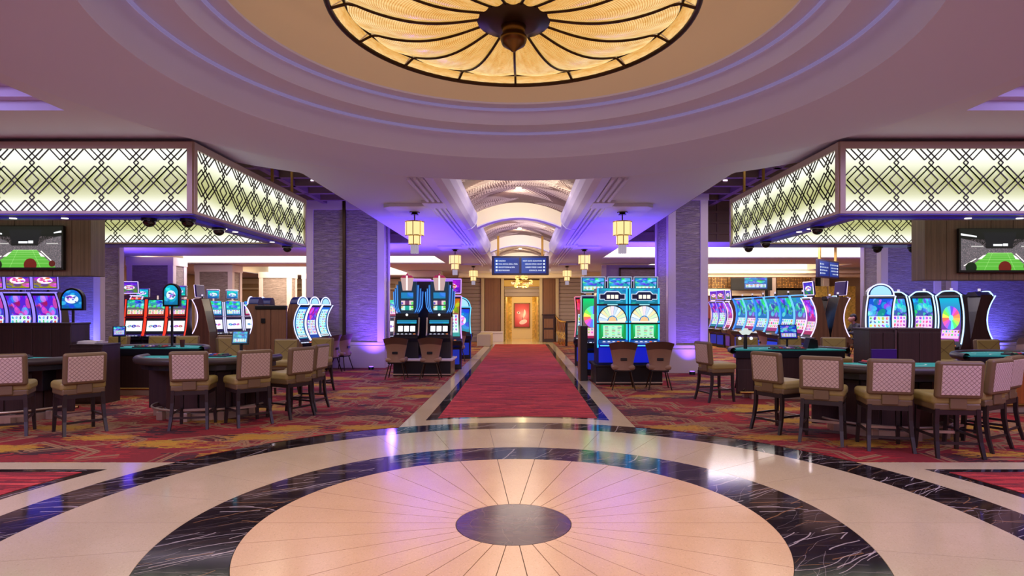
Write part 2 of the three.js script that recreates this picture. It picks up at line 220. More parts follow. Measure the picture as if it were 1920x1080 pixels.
const posterTex = tex(256, 384, (c, w, h) => { const g = c.createRadialGradient(150, 190, 10, 130, 190, 230); g.addColorStop(0, '#eeb0ac'); g.addColorStop(0.5, '#c4505a'); g.addColorStop(1, '#96283a'); c.fillStyle = g; c.fillRect(0, 0, w, h); c.fillStyle = 'rgba(255,236,228,0.75)'; c.beginPath(); c.ellipse(70, 150, 30, 22, 0.3, 0, 7); c.fill(); c.beginPath(); c.ellipse(150, 300, 70, 36, -0.3, 0, 7); c.fill(); c.beginPath(); c.moveTo(170, 90); c.quadraticCurveTo(230, 150, 150, 240); c.quadraticCurveTo(150, 160, 170, 90); c.fill(); c.fillStyle = 'rgba(70,60,80,0.7)'; c.beginPath(); c.ellipse(66, 148, 12, 16, 0, 0, 7); c.fill(); c.fillRect(132, 226, 10, 40); });
const tileTex = tex(256, 256, (c, w, h) => { const R = rng('gold'); c.fillStyle = rgb(178, 150, 74); c.fillRect(0, 0, w, h); for (let y = 0; y < 8; y++) for (let x = 0; x < 8; x++) { const v = 0.88 + R() * 0.24; c.fillStyle = rgb(206 * v, 178 * v, 96 * v); c.fillRect(x * 32 + 1, y * 32 + 1, 30, 30); } }, 1 / 0.5);
const latticeTex = tex(256, 256, (c, w, h) => { const R = rng('lat'); c.fillStyle = rgb(74, 48, 26); c.fillRect(0, 0, w, h); for (let y = 0; y < 16; y++) for (let x = 0; x < 16; x++) { const v = 0.6 + R() * 0.6; c.fillStyle = rgb(214 * v, 160 * v, 84 * v); c.save(); c.translate(x * 16 + 8, y * 16 + 8); c.rotate(0.78); c.fillRect(-5, -5, 9, 9); c.restore(); } }, 1 / 1.2);

// pictures on the gaming screens: colour fields, symbol grids, pay tables, wheels
const SCREEN = {};
function screen(kind, a, b, seed) {
  const key = kind + a + b + seed;
  return SCREEN[key] ??= tex(192, 320, (c, w, h) => {
    const R = rng(key), hue = (x, s, l, al = 1) => `hsla(${x},${s}%,${l}%,${al})`, g = c.createLinearGradient(0, 0, 0, h);
    g.addColorStop(0, hue(a, 85, 42)); g.addColorStop(1, hue(b, 85, 30)); c.fillStyle = g; c.fillRect(0, 0, w, h);
    const blob = (x, y, r, col) => { c.fillStyle = col; c.beginPath(); c.ellipse(x, y, r * (0.7 + R() * 0.6), r * (0.6 + R() * 0.5), R() * 3, 0, 7); c.fill(); };
    if (kind === 'reels' || kind === 'scene') {
      for (let i = 0; i < 44; i++) blob(R() * w, R() * h * 0.5, 8 + R() * 26, hue(a + (R() - 0.5) * 160, 80, 30 + R() * 45, 0.6));
      const y0 = kind === 'reels' ? h * 0.42 : h * 0.62; c.fillStyle = hue(b, 50, 88, 0.9); c.fillRect(10, y0, w - 20, h * 0.9 - y0);
      for (let y = y0 + 16; y < h * 0.88; y += 28) for (let x = 26; x < w - 16; x += 34) { blob(x, y, 11, hue(R() * 360, 70, 35 + R() * 25, 0.95)); blob(x + 3, y - 3, 4, hue(R() * 360, 80, 70, 0.9)); }
    } else if (kind === 'wheel') {
      c.save(); c.translate(w / 2, h * 0.46); for (let k = 0; k < 16; k++) { c.fillStyle = hue(40 + k * 47, 75, 62); c.beginPath(); c.moveTo(0, 0); c.arc(0, 0, 88, k * Math.PI / 8, (k + 1) * Math.PI / 8); c.fill(); } c.fillStyle = hue(a, 80, 70); c.beginPath(); c.arc(0, 0, 22, 0, 7); c.fill(); c.restore();
      c.fillStyle = hue(b, 60, 84, 0.92); c.fillRect(10, h * 0.74, w - 20, h * 0.2); for (let x = 26; x < w; x += 30) for (let y = h * 0.78; y < h * 0.92; y += 24) blob(x, y, 9, hue(R() * 360, 70, 30 + R() * 30));
    } else if (kind === 'pay') {
      c.fillStyle = hue(b, 60, 82, 0.95); c.fillRect(16, 22, w - 32, h - 60); for (let y = 44; y < h - 60; y += 26) for (const x of [30, 92, 140]) { c.fillStyle = hue((R() * 360) | 0, 60, 30 + R() * 40, 0.85); c.fillRect(x, y, 16 + R() * 26, 8 + R() * 7); } c.fillStyle = '#f2f6f8'; c.fillRect(8, h - 34, w - 16, 22); c.fillStyle = '#15181c'; for (let x = 30; x < w - 30; x += 30) c.fillRect(x, h - 30, 20, 14);
    } else if (kind === 'logo') {
      for (let i = 0; i < 20; i++) blob(R() * w, R() * h, 10 + R() * 34, hue(a + (R() - 0.5) * 70, 85, 35 + R() * 30, 0.5)); c.fillStyle = hue(b, 20, 92, 0.9); c.beginPath(); c.ellipse(w / 2, h / 2, 66, 74, 0, 0, 7); c.fill(); for (let i = 0; i < 14; i++) blob(w / 2 + (R() - 0.5) * 90, h / 2 + (R() - 0.5) * 100, 9 + R() * 12, hue(a + 120 * R(), 60, 30 + R() * 40, 0.9));
    } else if (kind === 'cards') {
      c.fillStyle = hue(a, 20, 90); c.fillRect(0, 0, w, h); for (let i = 0; i < 3; i++) { blob(46 + i * 50, h * 0.5, 26, hue(a + i * 55, 60, 42)); blob(46 + i * 50, h * 0.5, 12, hue(b + i * 70, 50, 72)); } c.fillStyle = '#14141c'; c.fillRect(0, h * 0.86, w, h * 0.14); c.fillRect(0, 0, w, h * 0.1);
    }
  });
}

// ------------------------------------------------------------------ materials
const std = (color, o = {}) => new THREE.MeshStandardMaterial({ color, roughness: 0.6, ...o });
const glowing = {}; const glow = (hex, k = 1) => glowing[hex + ':' + k] ??= std(0x101010, { emissive: hex, emissiveIntensity: k, roughness: 0.4 });
const shown = {}; const show = (t, k = 1.15) => shown[t.uuid + k] ??= std(0x060606, { emissive: 0xffffff, emissiveMap: t, emissiveIntensity: k, roughness: 0.3 });
const M = {
  ceil: std(0xc8c8ea, { roughness: 0.75 }), ring: std(0xc6c8f0, { roughness: 0.7 }), dome: std(0xd2c8b8, { roughness: 0.8 }), dark: std(0x7a6460, { roughness: 0.8 }), cream: std(0xe6dcc6, { roughness: 0.7 }),  // ceil and ring: violet light on the ceiling put into a lilac colour
  mould: std(0xc8c2e8, { roughness: 0.55 }), vault: std(0xffffff, { map: featherTex, roughness: 0.6 }), tan: std(0xc2a888, { roughness: 0.8 }),  // mould: violet shading put into its lilac colour
  stone: std(0xcdbfc0, { roughness: 0.4 }), ripple: std(0xffffff, { map: rippleCol, bumpMap: rippleTex, bumpScale: 0.03, roughness: 0.42 }),
  inner: std(0xffffff, { map: creamTex([226, 190, 140], 'in'), roughness: 0.18 }), outer: std(0xffffff, { map: creamTex([210, 192, 150], 'out'), roughness: 0.12 }), black: std(0xffffff, { map: blackMarbleTex, roughness: 0.09 }), hub: std(0xffffff, { map: brownMarbleTex, roughness: 0.16 }), grout: std(0x6a5a4c),
  carpet: std(0xe0dcd8, { map: carpetTex, roughness: 0.95 }), runner: std(0xffffff, { map: runnerTex, roughness: 0.95 }),
  wood: std(0xffffff, { map: woodTex([56, 36, 33], 'w1'), roughness: 0.4 }), woodMid: std(0xffffff, { map: woodTex([122, 84, 58], 'w2'), roughness: 0.45 }), woodGrey: std(0xffffff, { map: woodTex([116, 94, 80], 'w3'), roughness: 0.5 }), woodRed: std(0xffffff, { map: woodTex([150, 82, 36], 'w4'), roughness: 0.4 }),
  blk: std(0x0e0d11, { roughness: 0.35 }), plastic: std(0x1b1a22, { roughness: 0.3 }), blue: std(0x1a3fd0, { roughness: 0.3 }), deepBlue: std(0x14225e, { roughness: 0.3 }), purple: std(0x3a1a74, { roughness: 0.3 }), red: std(0xb1241c, { roughness: 0.35 }),
  brass: std(0xc8a050, { metalness: 1, roughness: 0.3 }), bronze: std(0x3a2716, { metalness: 0.7, roughness: 0.35 }), chrome: std(0xc8c8d0, { metalness: 1, roughness: 0.2 }), champagne: std(0xc2ad94, { metalness: 0.6, roughness: 0.35 }),
  tanVinyl: std(0x6e5838, { roughness: 0.5 }), olive: std(0x968446, { roughness: 0.5 }), quilt: std(0xffffff, { map: quiltCol, bumpMap: quiltTex, bumpScale: 0.006, roughness: 0.6 }), legWood: std(0x2a201e, { roughness: 0.35 }), brown: std(0x5c4034, { roughness: 0.4 }), brownLight: std(0x96745c, { roughness: 0.45 }),
  felt: std(0xffffff, { map: feltTex, roughness: 0.95 }), rail: std(0x3a302e, { roughness: 0.4 }), paper: std(0xe8e4dc), lattice: std(0x2a2616, { roughness: 0.5 }), frame: std(0xb3a292, { roughness: 0.4, metalness: 0.3 }), gold: std(0xffffff, { map: tileTex, roughness: 0.3, metalness: 0.3 }),
  khaki: std(0xb8a888, { roughness: 0.5 }), greyStone: std(0x94847c, { roughness: 0.55 }), purpleLitUnder: std(0x5a46d8, { roughness: 0.35 }), mosaic: std(0xffffff, { map: latticeTex, roughness: 0.5 }),  // canopy underside: blue violet LED light put into its colour
};

// ------------------------------------------------------------------ floor
const floor = structure('floor');
mesh('subfloor', box(37, 0.2, 48, 0, -0.112, -17.5), M.grout, floor);
{
  const N = 30, T = 0.012, ringPiece = (r0, r1, i, gap) => {
    const a0 = (i + 0.5) * 2 * Math.PI / N, a1 = a0 + 2 * Math.PI / N, e0 = gap / r0, e1 = gap / r1;
    return slab([...arc(0, RZ, r0, a0 + e0, a1 - e0, 5), ...arc(0, RZ, r1, a0 + e1, a1 - e1, 8).reverse()], [], -T, T);
  };
  mesh('marble_disc', slab(arc(0, RZ, 0.43, 0, 2 * Math.PI, 60).slice(1), [], -T, T), M.hub, floor, 'dark brown veined marble disc');
  for (let i = 0; i < N; i++) {
    mesh('marble_wedge', ringPiece(0.436, 1.92, i, 0.003), M.inner, floor); mesh('marble_wedge', ringPiece(2.475, 3.57, i, 0.002), M.outer, floor);
    mesh('marble_segment', ringPiece(1.924, 2.471, i, 0.001), M.black, floor); mesh('marble_segment', ringPiece(3.574, 4.0, i, 0.001), M.black, floor);
  }
  // an arm of the cross: cream band, black band, red carpet; u sideways and v outward from the centre
  const arm = (w1, w2, w3, end, map) => {
    const a = (r, w) => arc(0, 0, r, -Math.asin(w / r), Math.asin(w / r), 14);
    const put = (name, pts, m, y = 0) => { const p = pts.map(map), t = slab(p, [], -T, T + y); mesh(name, t, m, floor); };
    put('marble_border', [...a(4.003, w1), [w1, end], [w2 + 0.002, end], ...a(4.38, w2).reverse(), [-w2 - 0.002, end], [-w1, end]], M.outer);
    put('marble_border', [...a(4.382, w2), [w2, end], [w3 + 0.002, end], ...a(4.5, w3).reverse(), [-w3 - 0.002, end], [-w2, end]], M.black);
    put('carpet_runner', [...a(4.502, w3), [w3, end], [-w3, end]], M.runner, 0.004);
  };
  arm(1.62, 1.335, 1.18, 23.6, ([u, v]) => [u, RZ + v]);
  for (const s of [-1, 1]) arm(1.78, 1.51, 1.39, 14, ([u, v]) => [s * v, RZ + u]);
  for (const s of [-1, 1]) {
    const far = arc(0, RZ, 4.003, Math.atan2(3.586, 1.78), Math.atan2(1.62, 3.66), 24), near = arc(0, RZ, 4.003, Math.atan2(3.586, -1.78), Math.PI, 24);
    const f = [[18, 6.265], ...far, [1.625, 41], [18, 41]].map(([x, d]) => [s * x, d]), n = [[18, 2.695], ...near, [0, -6], [18, -6]].map(([x, d]) => [s * x, d]);
    mesh('carpet', slab(f, [], -T, T + 0.004), M.carpet, floor); mesh('carpet', slab(n, [], -T, T + 0.004), M.carpet, floor);
  }
  for (let i = 0; i < 6; i++) for (let j = 0; j < 3; j++) mesh('marble_tile', slab(rect(-1.615 + j * 1.077, 28.09 + i * 2, -1.615 + j * 1.077 + 1.072, 28.085 + i * 2 + 2), [], -T, T), M.outer, floor);
}

// ------------------------------------------------------------------ ceiling
const H = 3.55, ceiling = structure('ceiling');
{
  const pit = (s, back) => [[s * 3.06, back], ...arc(0, RZ, 5.0, 0.637, 0.87, 8).map(([x, d]) => [s * Math.max(3.06, x), d]), [s * 3.95, 7.45], [s * 11.5, 7.45], [s * 11.5, back]];
  const nearTray = (s) => rect(s * 10.6, 1.0, s * 4.4, 5.8);
  const coves = [[-14, 21.3, -3.06, 24.7], [-14, 26.5, -5.85, 33], [3.06, 18.3, 14, 22.2], [5.5, 25, 14, 29], [-5, -4.2, 5, -1.0]].map((r) => rect(...r));  // the tray behind the camera is added to hold fill light
  const hole = (p) => THREE.ShapeUtils.isClockWise(p.map((q) => new THREE.Vector2(...q))) ? p : p.slice().reverse();
  const holes = [arc(0, RZ, 3.96, 0, 2 * Math.PI, 72).slice(1), pit(-1, 17.35), pit(1, 17.0), nearTray(-1), nearTray(1), rect(-1.33, 8.6, 1.33, 26), ...coves].map(hole);
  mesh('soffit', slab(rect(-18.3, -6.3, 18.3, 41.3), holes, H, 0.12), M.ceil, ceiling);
  const curb = (pts, y0, y1, t = 0.08) => pts.map((p, i) => { const q = pts[(i + 1) % pts.length]; return beam([p[0], (y0 + y1) / 2, -p[1]], [q[0], (y0 + y1) / 2, -q[1]], t, y1 - y0); });
  // pit recesses: high dark coffered ceilings over the gaming tables
  for (const [s, back] of [[-1, 17.35], [1, 17.0]]) {
    mesh('recess_wall', curb(pit(s, back), H + 0.02, 4.75), M.dark, ceiling);
    for (const y of [3.8, 4.1, 4.4]) mesh('recess_batten', box(8.4, 0.06, 0.05, s * 7.3, y, -back + 0.06), M.dark, ceiling);
    for (let x = 3.4; x < 11.4; x += 0.45) mesh('recess_batten', box(0.06, 1.1, 0.04, s * x, 4.15, -back + 0.06), M.dark, ceiling);
    mesh('recess_ceiling', slab(rect(s * 2.9, 7.1, s * 11.8, 17.7), [], 4.72, 0.1), M.dark, ceiling);
    for (let d = 7.9; d < back - 0.2; d += 0.9) mesh('coffer_beam', box(8.4, 0.16, 0.14, s * 7.3, 4.64, -d), M.dark, ceiling);
    for (let x = 3.6; x < 11.4; x += 0.9) mesh('coffer_beam', box(0.14, 0.14, back - 7.6, s * x, 4.63, -(back + 7.6) / 2), M.dark, ceiling);
    for (let x = 4.9; x < 11; x += 1.8) for (const d of [9.7, 12.4, 14.2]) mesh('added_coffer_lamp', cyl(0.09, 0.09, 0.03, s * x, 4.69, -d, 16), glow(0xf0dcff, 2), ceiling);  // added lamp discs to go with the pit fill
  }
  // side trays beside the rotunda, three steps up
  for (const s of [-1, 1]) {
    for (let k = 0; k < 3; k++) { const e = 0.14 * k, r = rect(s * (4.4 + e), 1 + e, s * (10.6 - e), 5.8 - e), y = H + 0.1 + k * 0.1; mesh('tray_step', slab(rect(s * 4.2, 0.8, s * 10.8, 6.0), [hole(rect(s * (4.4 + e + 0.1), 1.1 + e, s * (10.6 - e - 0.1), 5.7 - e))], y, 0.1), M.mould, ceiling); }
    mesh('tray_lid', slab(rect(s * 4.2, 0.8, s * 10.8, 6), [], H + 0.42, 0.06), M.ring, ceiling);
    mesh('added_tray_glow', [box(6, 0.03, 0.05, s * 7.5, H + 0.37, -5.36), box(6, 0.03, 0.05, s * 7.5, H + 0.37, -1.46)], glow(LILAC, 0.6), ceiling);  // added glow strips to go with the side tray fill
  }
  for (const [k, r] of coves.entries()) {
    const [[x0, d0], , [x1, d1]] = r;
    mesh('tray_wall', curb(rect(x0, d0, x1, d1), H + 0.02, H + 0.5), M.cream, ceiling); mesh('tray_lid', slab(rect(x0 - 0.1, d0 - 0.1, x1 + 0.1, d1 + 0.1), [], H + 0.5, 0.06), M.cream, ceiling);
    mesh('added_tray_glow', [box(x1 - x0 - 0.1, 0.44, 0.03, (x0 + x1) / 2, H + 0.26, -(d1 - 0.06)), box(0.03, 0.44, d1 - d0 - 0.1, x0 < 0 ? x1 - 0.06 : x0 + 0.06, H + 0.26, -(d0 + d1) / 2)], glow(k === 4 ? 0xffe9d8 : 0xfff4e4, 1.2), ceiling, 'white tray walls with added glow in place of cove light');  // glow given to tray walls in place of light from hidden coves
  }
  // rotunda: stepped rings round the chandelier
  const lathe = (runs, seg = 120) => merge(runs.map((r) => new THREE.LatheGeometry(r.map((p) => new THREE.Vector2(...p)), seg).translate(0, 0, -RZ)));
  const cove = (r0, y0, r1, y1) => Array.from({ length: 9 }, (_, i) => { const a = i / 8 * Math.PI / 2; return [r0 + (r1 - r0) * (1 - Math.cos(a)) * 0.35, y0 + (y1 - y0) * Math.sin(a)]; });
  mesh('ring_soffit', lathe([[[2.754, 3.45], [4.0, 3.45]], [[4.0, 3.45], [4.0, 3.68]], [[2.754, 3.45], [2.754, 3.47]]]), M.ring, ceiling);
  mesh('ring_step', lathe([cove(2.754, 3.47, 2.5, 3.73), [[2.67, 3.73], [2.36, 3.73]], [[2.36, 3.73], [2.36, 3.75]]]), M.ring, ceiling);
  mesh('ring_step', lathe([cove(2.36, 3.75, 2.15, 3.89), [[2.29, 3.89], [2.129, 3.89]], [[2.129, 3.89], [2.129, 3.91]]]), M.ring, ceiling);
  mesh('dome', lathe([[[2.129, 3.91], [2.15, 4.1], [2.05, 4.3], [1.7, 4.48], [1.1, 4.56], [0.001, 4.58]]]), M.dome, ceiling);
  for (const [r, y] of [[2.655, 3.718], [2.278, 3.878]]) mesh('led_strip', new THREE.TorusGeometry(r, 0.016, 6, 120).rotateX(Math.PI / 2).translate(0, y, -RZ), glow(0xc0a8e8, 0.3), ceiling, 'faint violet light strip');
  // aisle vault: rolled beams, patterned barrel, arched ribs, fluted mouldings
  const roll = [[1.345, 3.66], [1.345, 3.51], [1.22, 3.5], [1.12, 3.53], [1.04, 3.6], [0.995, 3.7], [0.985, 3.82], [1.02, 3.95], [1.345, 3.95]];
  for (const s of [-1, 1]) {
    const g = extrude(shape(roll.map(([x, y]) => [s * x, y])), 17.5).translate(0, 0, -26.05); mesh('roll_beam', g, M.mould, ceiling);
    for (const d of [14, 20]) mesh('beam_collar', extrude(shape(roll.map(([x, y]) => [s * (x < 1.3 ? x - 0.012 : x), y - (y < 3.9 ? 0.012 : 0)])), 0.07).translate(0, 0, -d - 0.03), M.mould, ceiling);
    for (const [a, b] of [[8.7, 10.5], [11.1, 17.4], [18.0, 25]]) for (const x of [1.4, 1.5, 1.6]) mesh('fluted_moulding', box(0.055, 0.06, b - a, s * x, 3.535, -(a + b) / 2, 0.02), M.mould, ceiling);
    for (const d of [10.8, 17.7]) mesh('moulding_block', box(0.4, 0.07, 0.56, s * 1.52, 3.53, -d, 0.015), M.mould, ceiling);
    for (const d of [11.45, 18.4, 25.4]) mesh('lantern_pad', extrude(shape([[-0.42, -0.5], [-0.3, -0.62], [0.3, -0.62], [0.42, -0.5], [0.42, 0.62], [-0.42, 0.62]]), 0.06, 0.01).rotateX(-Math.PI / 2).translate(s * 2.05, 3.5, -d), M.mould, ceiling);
  }
  const arch = (w, y0, rise, n = 20) => Array.from({ length: n + 1 }, (_, i) => { const x = -w + 2 * w * i / n; return [x, y0 + rise * (1 - (x / w) ** 2)]; });
  for (const [a, b] of [[8.55, 14], [14.25, 20], [20.25, 26]]) {
    const g = extrude(shape([...arch(1.05, 3.88, 0.26), ...arch(1.05, 3.94, 0.26).reverse()]), b - a).translate(0, 0, -b); mesh('barrel_vault', g, M.vault, ceiling);
    mesh('recessed_lamp', cyl(0.06, 0.06, 0.03, 0, 4.12, -(b - 1.7), 16), glow(0xfff2dc, 3), ceiling);
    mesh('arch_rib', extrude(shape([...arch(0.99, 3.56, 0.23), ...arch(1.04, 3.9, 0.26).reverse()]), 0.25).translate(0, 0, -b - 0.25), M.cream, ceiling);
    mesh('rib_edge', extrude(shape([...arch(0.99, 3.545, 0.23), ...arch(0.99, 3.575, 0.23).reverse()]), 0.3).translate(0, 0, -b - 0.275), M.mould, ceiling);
  }
  mesh('lunette', extrude(shape([[-1.35, 3.3], [1.35, 3.3], [1.35, 4.2], [-1.35, 4.2]]), 0.1).translate(0, 0, -26.5), M.cream, ceiling);
}

// ------------------------------------------------------------------ outer walls
{
  const w = (name, g, m) => { const s = structure(name); mesh('wall_panel', g, m, s); return s; };
  w('wall_left', box(0.3, 5, 47.6, -18.15, 2.4, -17.5), M.tan); w('wall_right', box(0.3, 5, 47.6, 18.15, 2.4, -17.5), M.tan); w('wall_rear', box(36.6, 5, 0.3, 0, 2.4, 6.15), M.tan);
  const b = w('wall_back', [box(15, 5, 0.3, -10.6, 2.4, -36), box(15, 5, 0.3, 10.8, 2.4, -30.6)], M.tan);
  for (const x of [-17, -14.6, -12.2, -9.8, -7.4]) { mesh('wall_strip', box(0.28, 3.4, 0.08, x, 1.75, -35.82), M.cream, b); }
  mesh('cornice', [box(15, 0.3, 0.24, -10.6, 3.35, -35.75), box(15, 0.1, 0.3, -10.6, 2.9, -35.7)], M.cream, b);
}
// foyer at the end of the aisle
{
  const fw = structure('wall_foyer'), d0 = 30.5;
  const stoneCourses = (x0, x1, y0, y1, d) => { for (let y = y0; y < y1 - 0.02; y += 0.19) mesh('stone_course', box(x1 - x0, Math.min(0.18, y1 - y), 0.12, (x0 + x1) / 2, y + 0.09, -d, 0.012, 1), M.greyStone, fw); };
  mesh('wall_core', [box(2.2, 3.6, 0.2, -2.05, 1.8, -d0 - 0.25), box(2.4, 3.6, 0.2, 2.3, 1.8, -d0 - 0.25), box(2.2, 1.3, 0.2, 0.08, 2.95, -d0 - 0.25)], M.tan, fw);
  stoneCourses(-3.05, -2.02, 0, 3.3, d0); stoneCourses(1.95, 3.1, 0, 3.3, d0); stoneCourses(-0.82, 0.98, 2.32, 2.78, d0 + 0.02);
  for (const x of [-1.93, -0.92, 1.05, 1.88]) mesh('pilaster', box(0.16, 3.25, 0.2, x, 1.62, -d0 + 0.06, 0.03), M.khaki, fw);
  mesh('wood_panel', box(0.82, 2.75, 0.06, -1.42, 1.86, -d0 + 0.03, 0.01), M.woodMid, fw); mesh('wood_panel', box(0.7, 2.75, 0.06, 1.47, 1.86, -d0 + 0.03, 0.01), M.woodMid, fw);
  mesh('plinth', [box(1.15, 0.45, 0.34, -1.45, 0.22, -d0 + 0.2, 0.03), box(1.15, 0.1, 0.42, -1.45, 0.48, -d0 + 0.2, 0.03)], M.stone, fw);
  mesh('pedestal', box(0.6, 0.55, 2.2, -1.62, 0.27, -27.5, 0.04), M.khaki, fw);
  mesh('cornice', tube(Array.from({ length: 13 }, (_, i) => { const x = -3.1 + 6.3 * i / 12; return [x, 3.36, -29.55 - 0.7 * (1 - ((x - 0.05) / 3.15) ** 2)]; }), 0.13, 40, 8), M.cream, fw); mesh('frieze', box(6.3, 0.12, 1.0, 0.05, 3.5, -30.1, 0.02), M.cream, fw);
  mesh('alcove', [box(0.5, 2.6, 0.2, -0.75, 1.3, -33.9), box(0.5, 2.6, 0.2, 0.92, 1.3, -33.9), box(0.06, 2.6, 3.4, -0.76, 1.3, -32.3), box(0.06, 2.6, 3.4, 0.92, 1.3, -32.3)], M.gold, fw);
  mesh('alcove_back', [box(1.4, 2.8, 0.1, 0.08, 1.4, -34.02), box(1.8, 0.1, 3.6, 0.08, 2.42, -32.3)], M.cream, fw);
  const sg = thing('foyer_sign', 'gold sign reading WEST FOYER above the golden alcove', 'sign', [0.08, d0 - 0.06, 2.99]);
  mesh('sign_board', box(2.0, 0.34, 0.1, 0, 0, 0, 0.02), M.brass, sg); mesh('sign_face', new THREE.PlaneGeometry(1.9, 0.29).translate(0, 0, 0.056), std(0xffffff, { map: foyerTex, emissive: 0xffffff, emissiveMap: foyerTex, emissiveIntensity: 0.35 }), sg);
  const pt = thing('red_painting', 'red framed painting with pale shapes at the end of the golden alcove', 'painting', [0.08, 33.93, 1.32]);
  mesh('frame', [box(0.9, 0.05, 0.05, 0, 0.68, 0.02), box(0.9, 0.05, 0.05, 0, -0.68, 0.02), box(0.05, 1.4, 0.05, -0.43, 0, 0.02), box(0.05, 1.4, 0.05, 0.43, 0, 0.02)], M.woodMid, pt); mesh('picture', new THREE.PlaneGeometry(0.84, 1.34).translate(0, 0, 0.03), std(0xffffff, { map: posterTex, emissive: 0xffffff, emissiveMap: posterTex, emissiveIntensity: 0.3 }), pt);
  const ch = thing('foyer_chandelier', 'small golden globe chandelier hanging in front of the foyer sign', 'chandelier', [0.08, 28.6, 2.98]);
  mesh('rod', bar([0, 0.2, 0], [0, 0.57, 0], 0.02), M.brass, ch); mesh('frame', [new THREE.TorusGeometry(0.42, 0.025, 6, 28).rotateX(Math.PI / 2), new THREE.TorusGeometry(0.3, 0.02, 6, 24).rotateX(Math.PI / 2).translate(0, -0.2, 0), new THREE.TorusGeometry(0.25, 0.02, 6, 24).rotateX(Math.PI / 2).translate(0, 0.2, 0), bar([0, -0.3, 0], [0, 0.3, 0], 0.02)], M.brass, ch);
  for (let k = 0; k < 9; k++) { const a = k * 0.698, tier = k % 3, r = [0.42, 0.3, 0.25][tier]; mesh('globe', ball(0.1, Math.cos(a) * r, [0, -0.2, 0.2][tier], Math.sin(a) * r, 10, 8), glow(0xffd878, 1.1), ch); }
  const cb = thing('side_cabinet', 'dark wooden cabinet against the panel right of the golden alcove', 'cabinet', [1.42, 30.1]);
  mesh('body', box(0.6, 1.35, 0.4, 0, 0.68, 0, 0.01), M.wood, cb); mesh('top', box(0.66, 0.06, 0.46, 0, 1.38, 0, 0.01), M.wood, cb); for (const y of [0.4, 0.95]) mesh('door_panel', box(0.46, 0.46, 0.03, 0, y, 0.21, 0.01), M.woodMid, cb);
  const rl = thing('brass_railing', 'ornate brass railing with a dark post beside the foyer steps', 'railing', [1.95, 27.6]);
  mesh('post', box(0.1, 1.05, 0.1, 0.12, 0.52, 0.9, 0.01), M.blk, rl); mesh('handrail', tube([[0.12, 1.08, 0.9], [-0.1, 1.1, 0.1], [-0.24, 1.3, -0.9]], 0.035, 18), M.brass, rl); mesh('rear_rail', bar([0.12, 1.08, 0.9], [1.2, 1.12, 0.9], 0.03), M.blk, rl);
  for (let k = 0; k < 6; k++) { const t = k / 6, x = 0.08 - 0.3 * t, z = 0.8 - 1.7 * t; mesh('baluster', tube([[x, 0, z], [x + 0.05, 0.3, z + 0.08], [x - 0.05, 0.6, z - 0.08], [x, 1.06 + 0.2 * t, z]], 0.022, 14, 6), M.brass, rl); }
}

// ------------------------------------------------------------------ columns
function column(x0, x1, dF, dB, { strip, h = 4.7, e = 0.2, base = 0.72 } = {}) {
  const c = structure('column'), xc = (x0 + x1) / 2, w = x1 - x0, dp = dB - dF, z = -(dF + dB) / 2;
  mesh('wall_covering', box(w - 0.06, h - base - 0.2, dp - 0.06, xc, base + (h - base) / 2 - 0.1, z), M.ripple, c);
  for (const x of [x0 + e / 2, x1 - e / 2]) for (const d of [dF + e / 2, dB - e / 2]) mesh('corner_post', box(e, h - base, e, x, base + (h - base) / 2, -d, 0.012), M.stone, c);
  mesh('plinth', box(w + 0.06, base - 0.1, dp + 0.06, xc, (base - 0.1) / 2, z, 0.015), M.stone, c); mesh('plinth_cap', box(w + 0.02, 0.1, dp + 0.02, xc, base - 0.05, z, 0.02), M.stone, c); mesh('cap', box(w + 0.03, 0.3, dp + 0.03, xc, h - 0.152, z), M.stone, c);
  if (strip) mesh('metal_strip', box(0.09, h - base, 0.05, strip, base + (h - base) / 2, -dF + 0.005, 0.01), M.bronze, c);
  return c;
}
column(-5.92, -3.75, 16.5, 17.25, { strip: -4.86 });
column(3.78, 4.8, 15.1, 16.6);
column(-14.0, -11.7, 16.6, 17.6); column(9.85, 11.5, 16.2, 17.2, { h: 4.7 }); column(11.9, 14.4, 16.4, 17.4);
for (const [x0, x1, d] of [[-14.3, -12.6, 21.6], [-13.8, -12.2, 25.2], [-13.2, -11.6, 30], [-11.4, -10, 31], [-9.3, -8, 33]]) column(x0, x1, d, d + 0.9, { h: 3.54 });
column(-5.5, -3.9, 29, 29.8, { h: 3.54 }); column(14.6, 16, 16.4, 17.4);

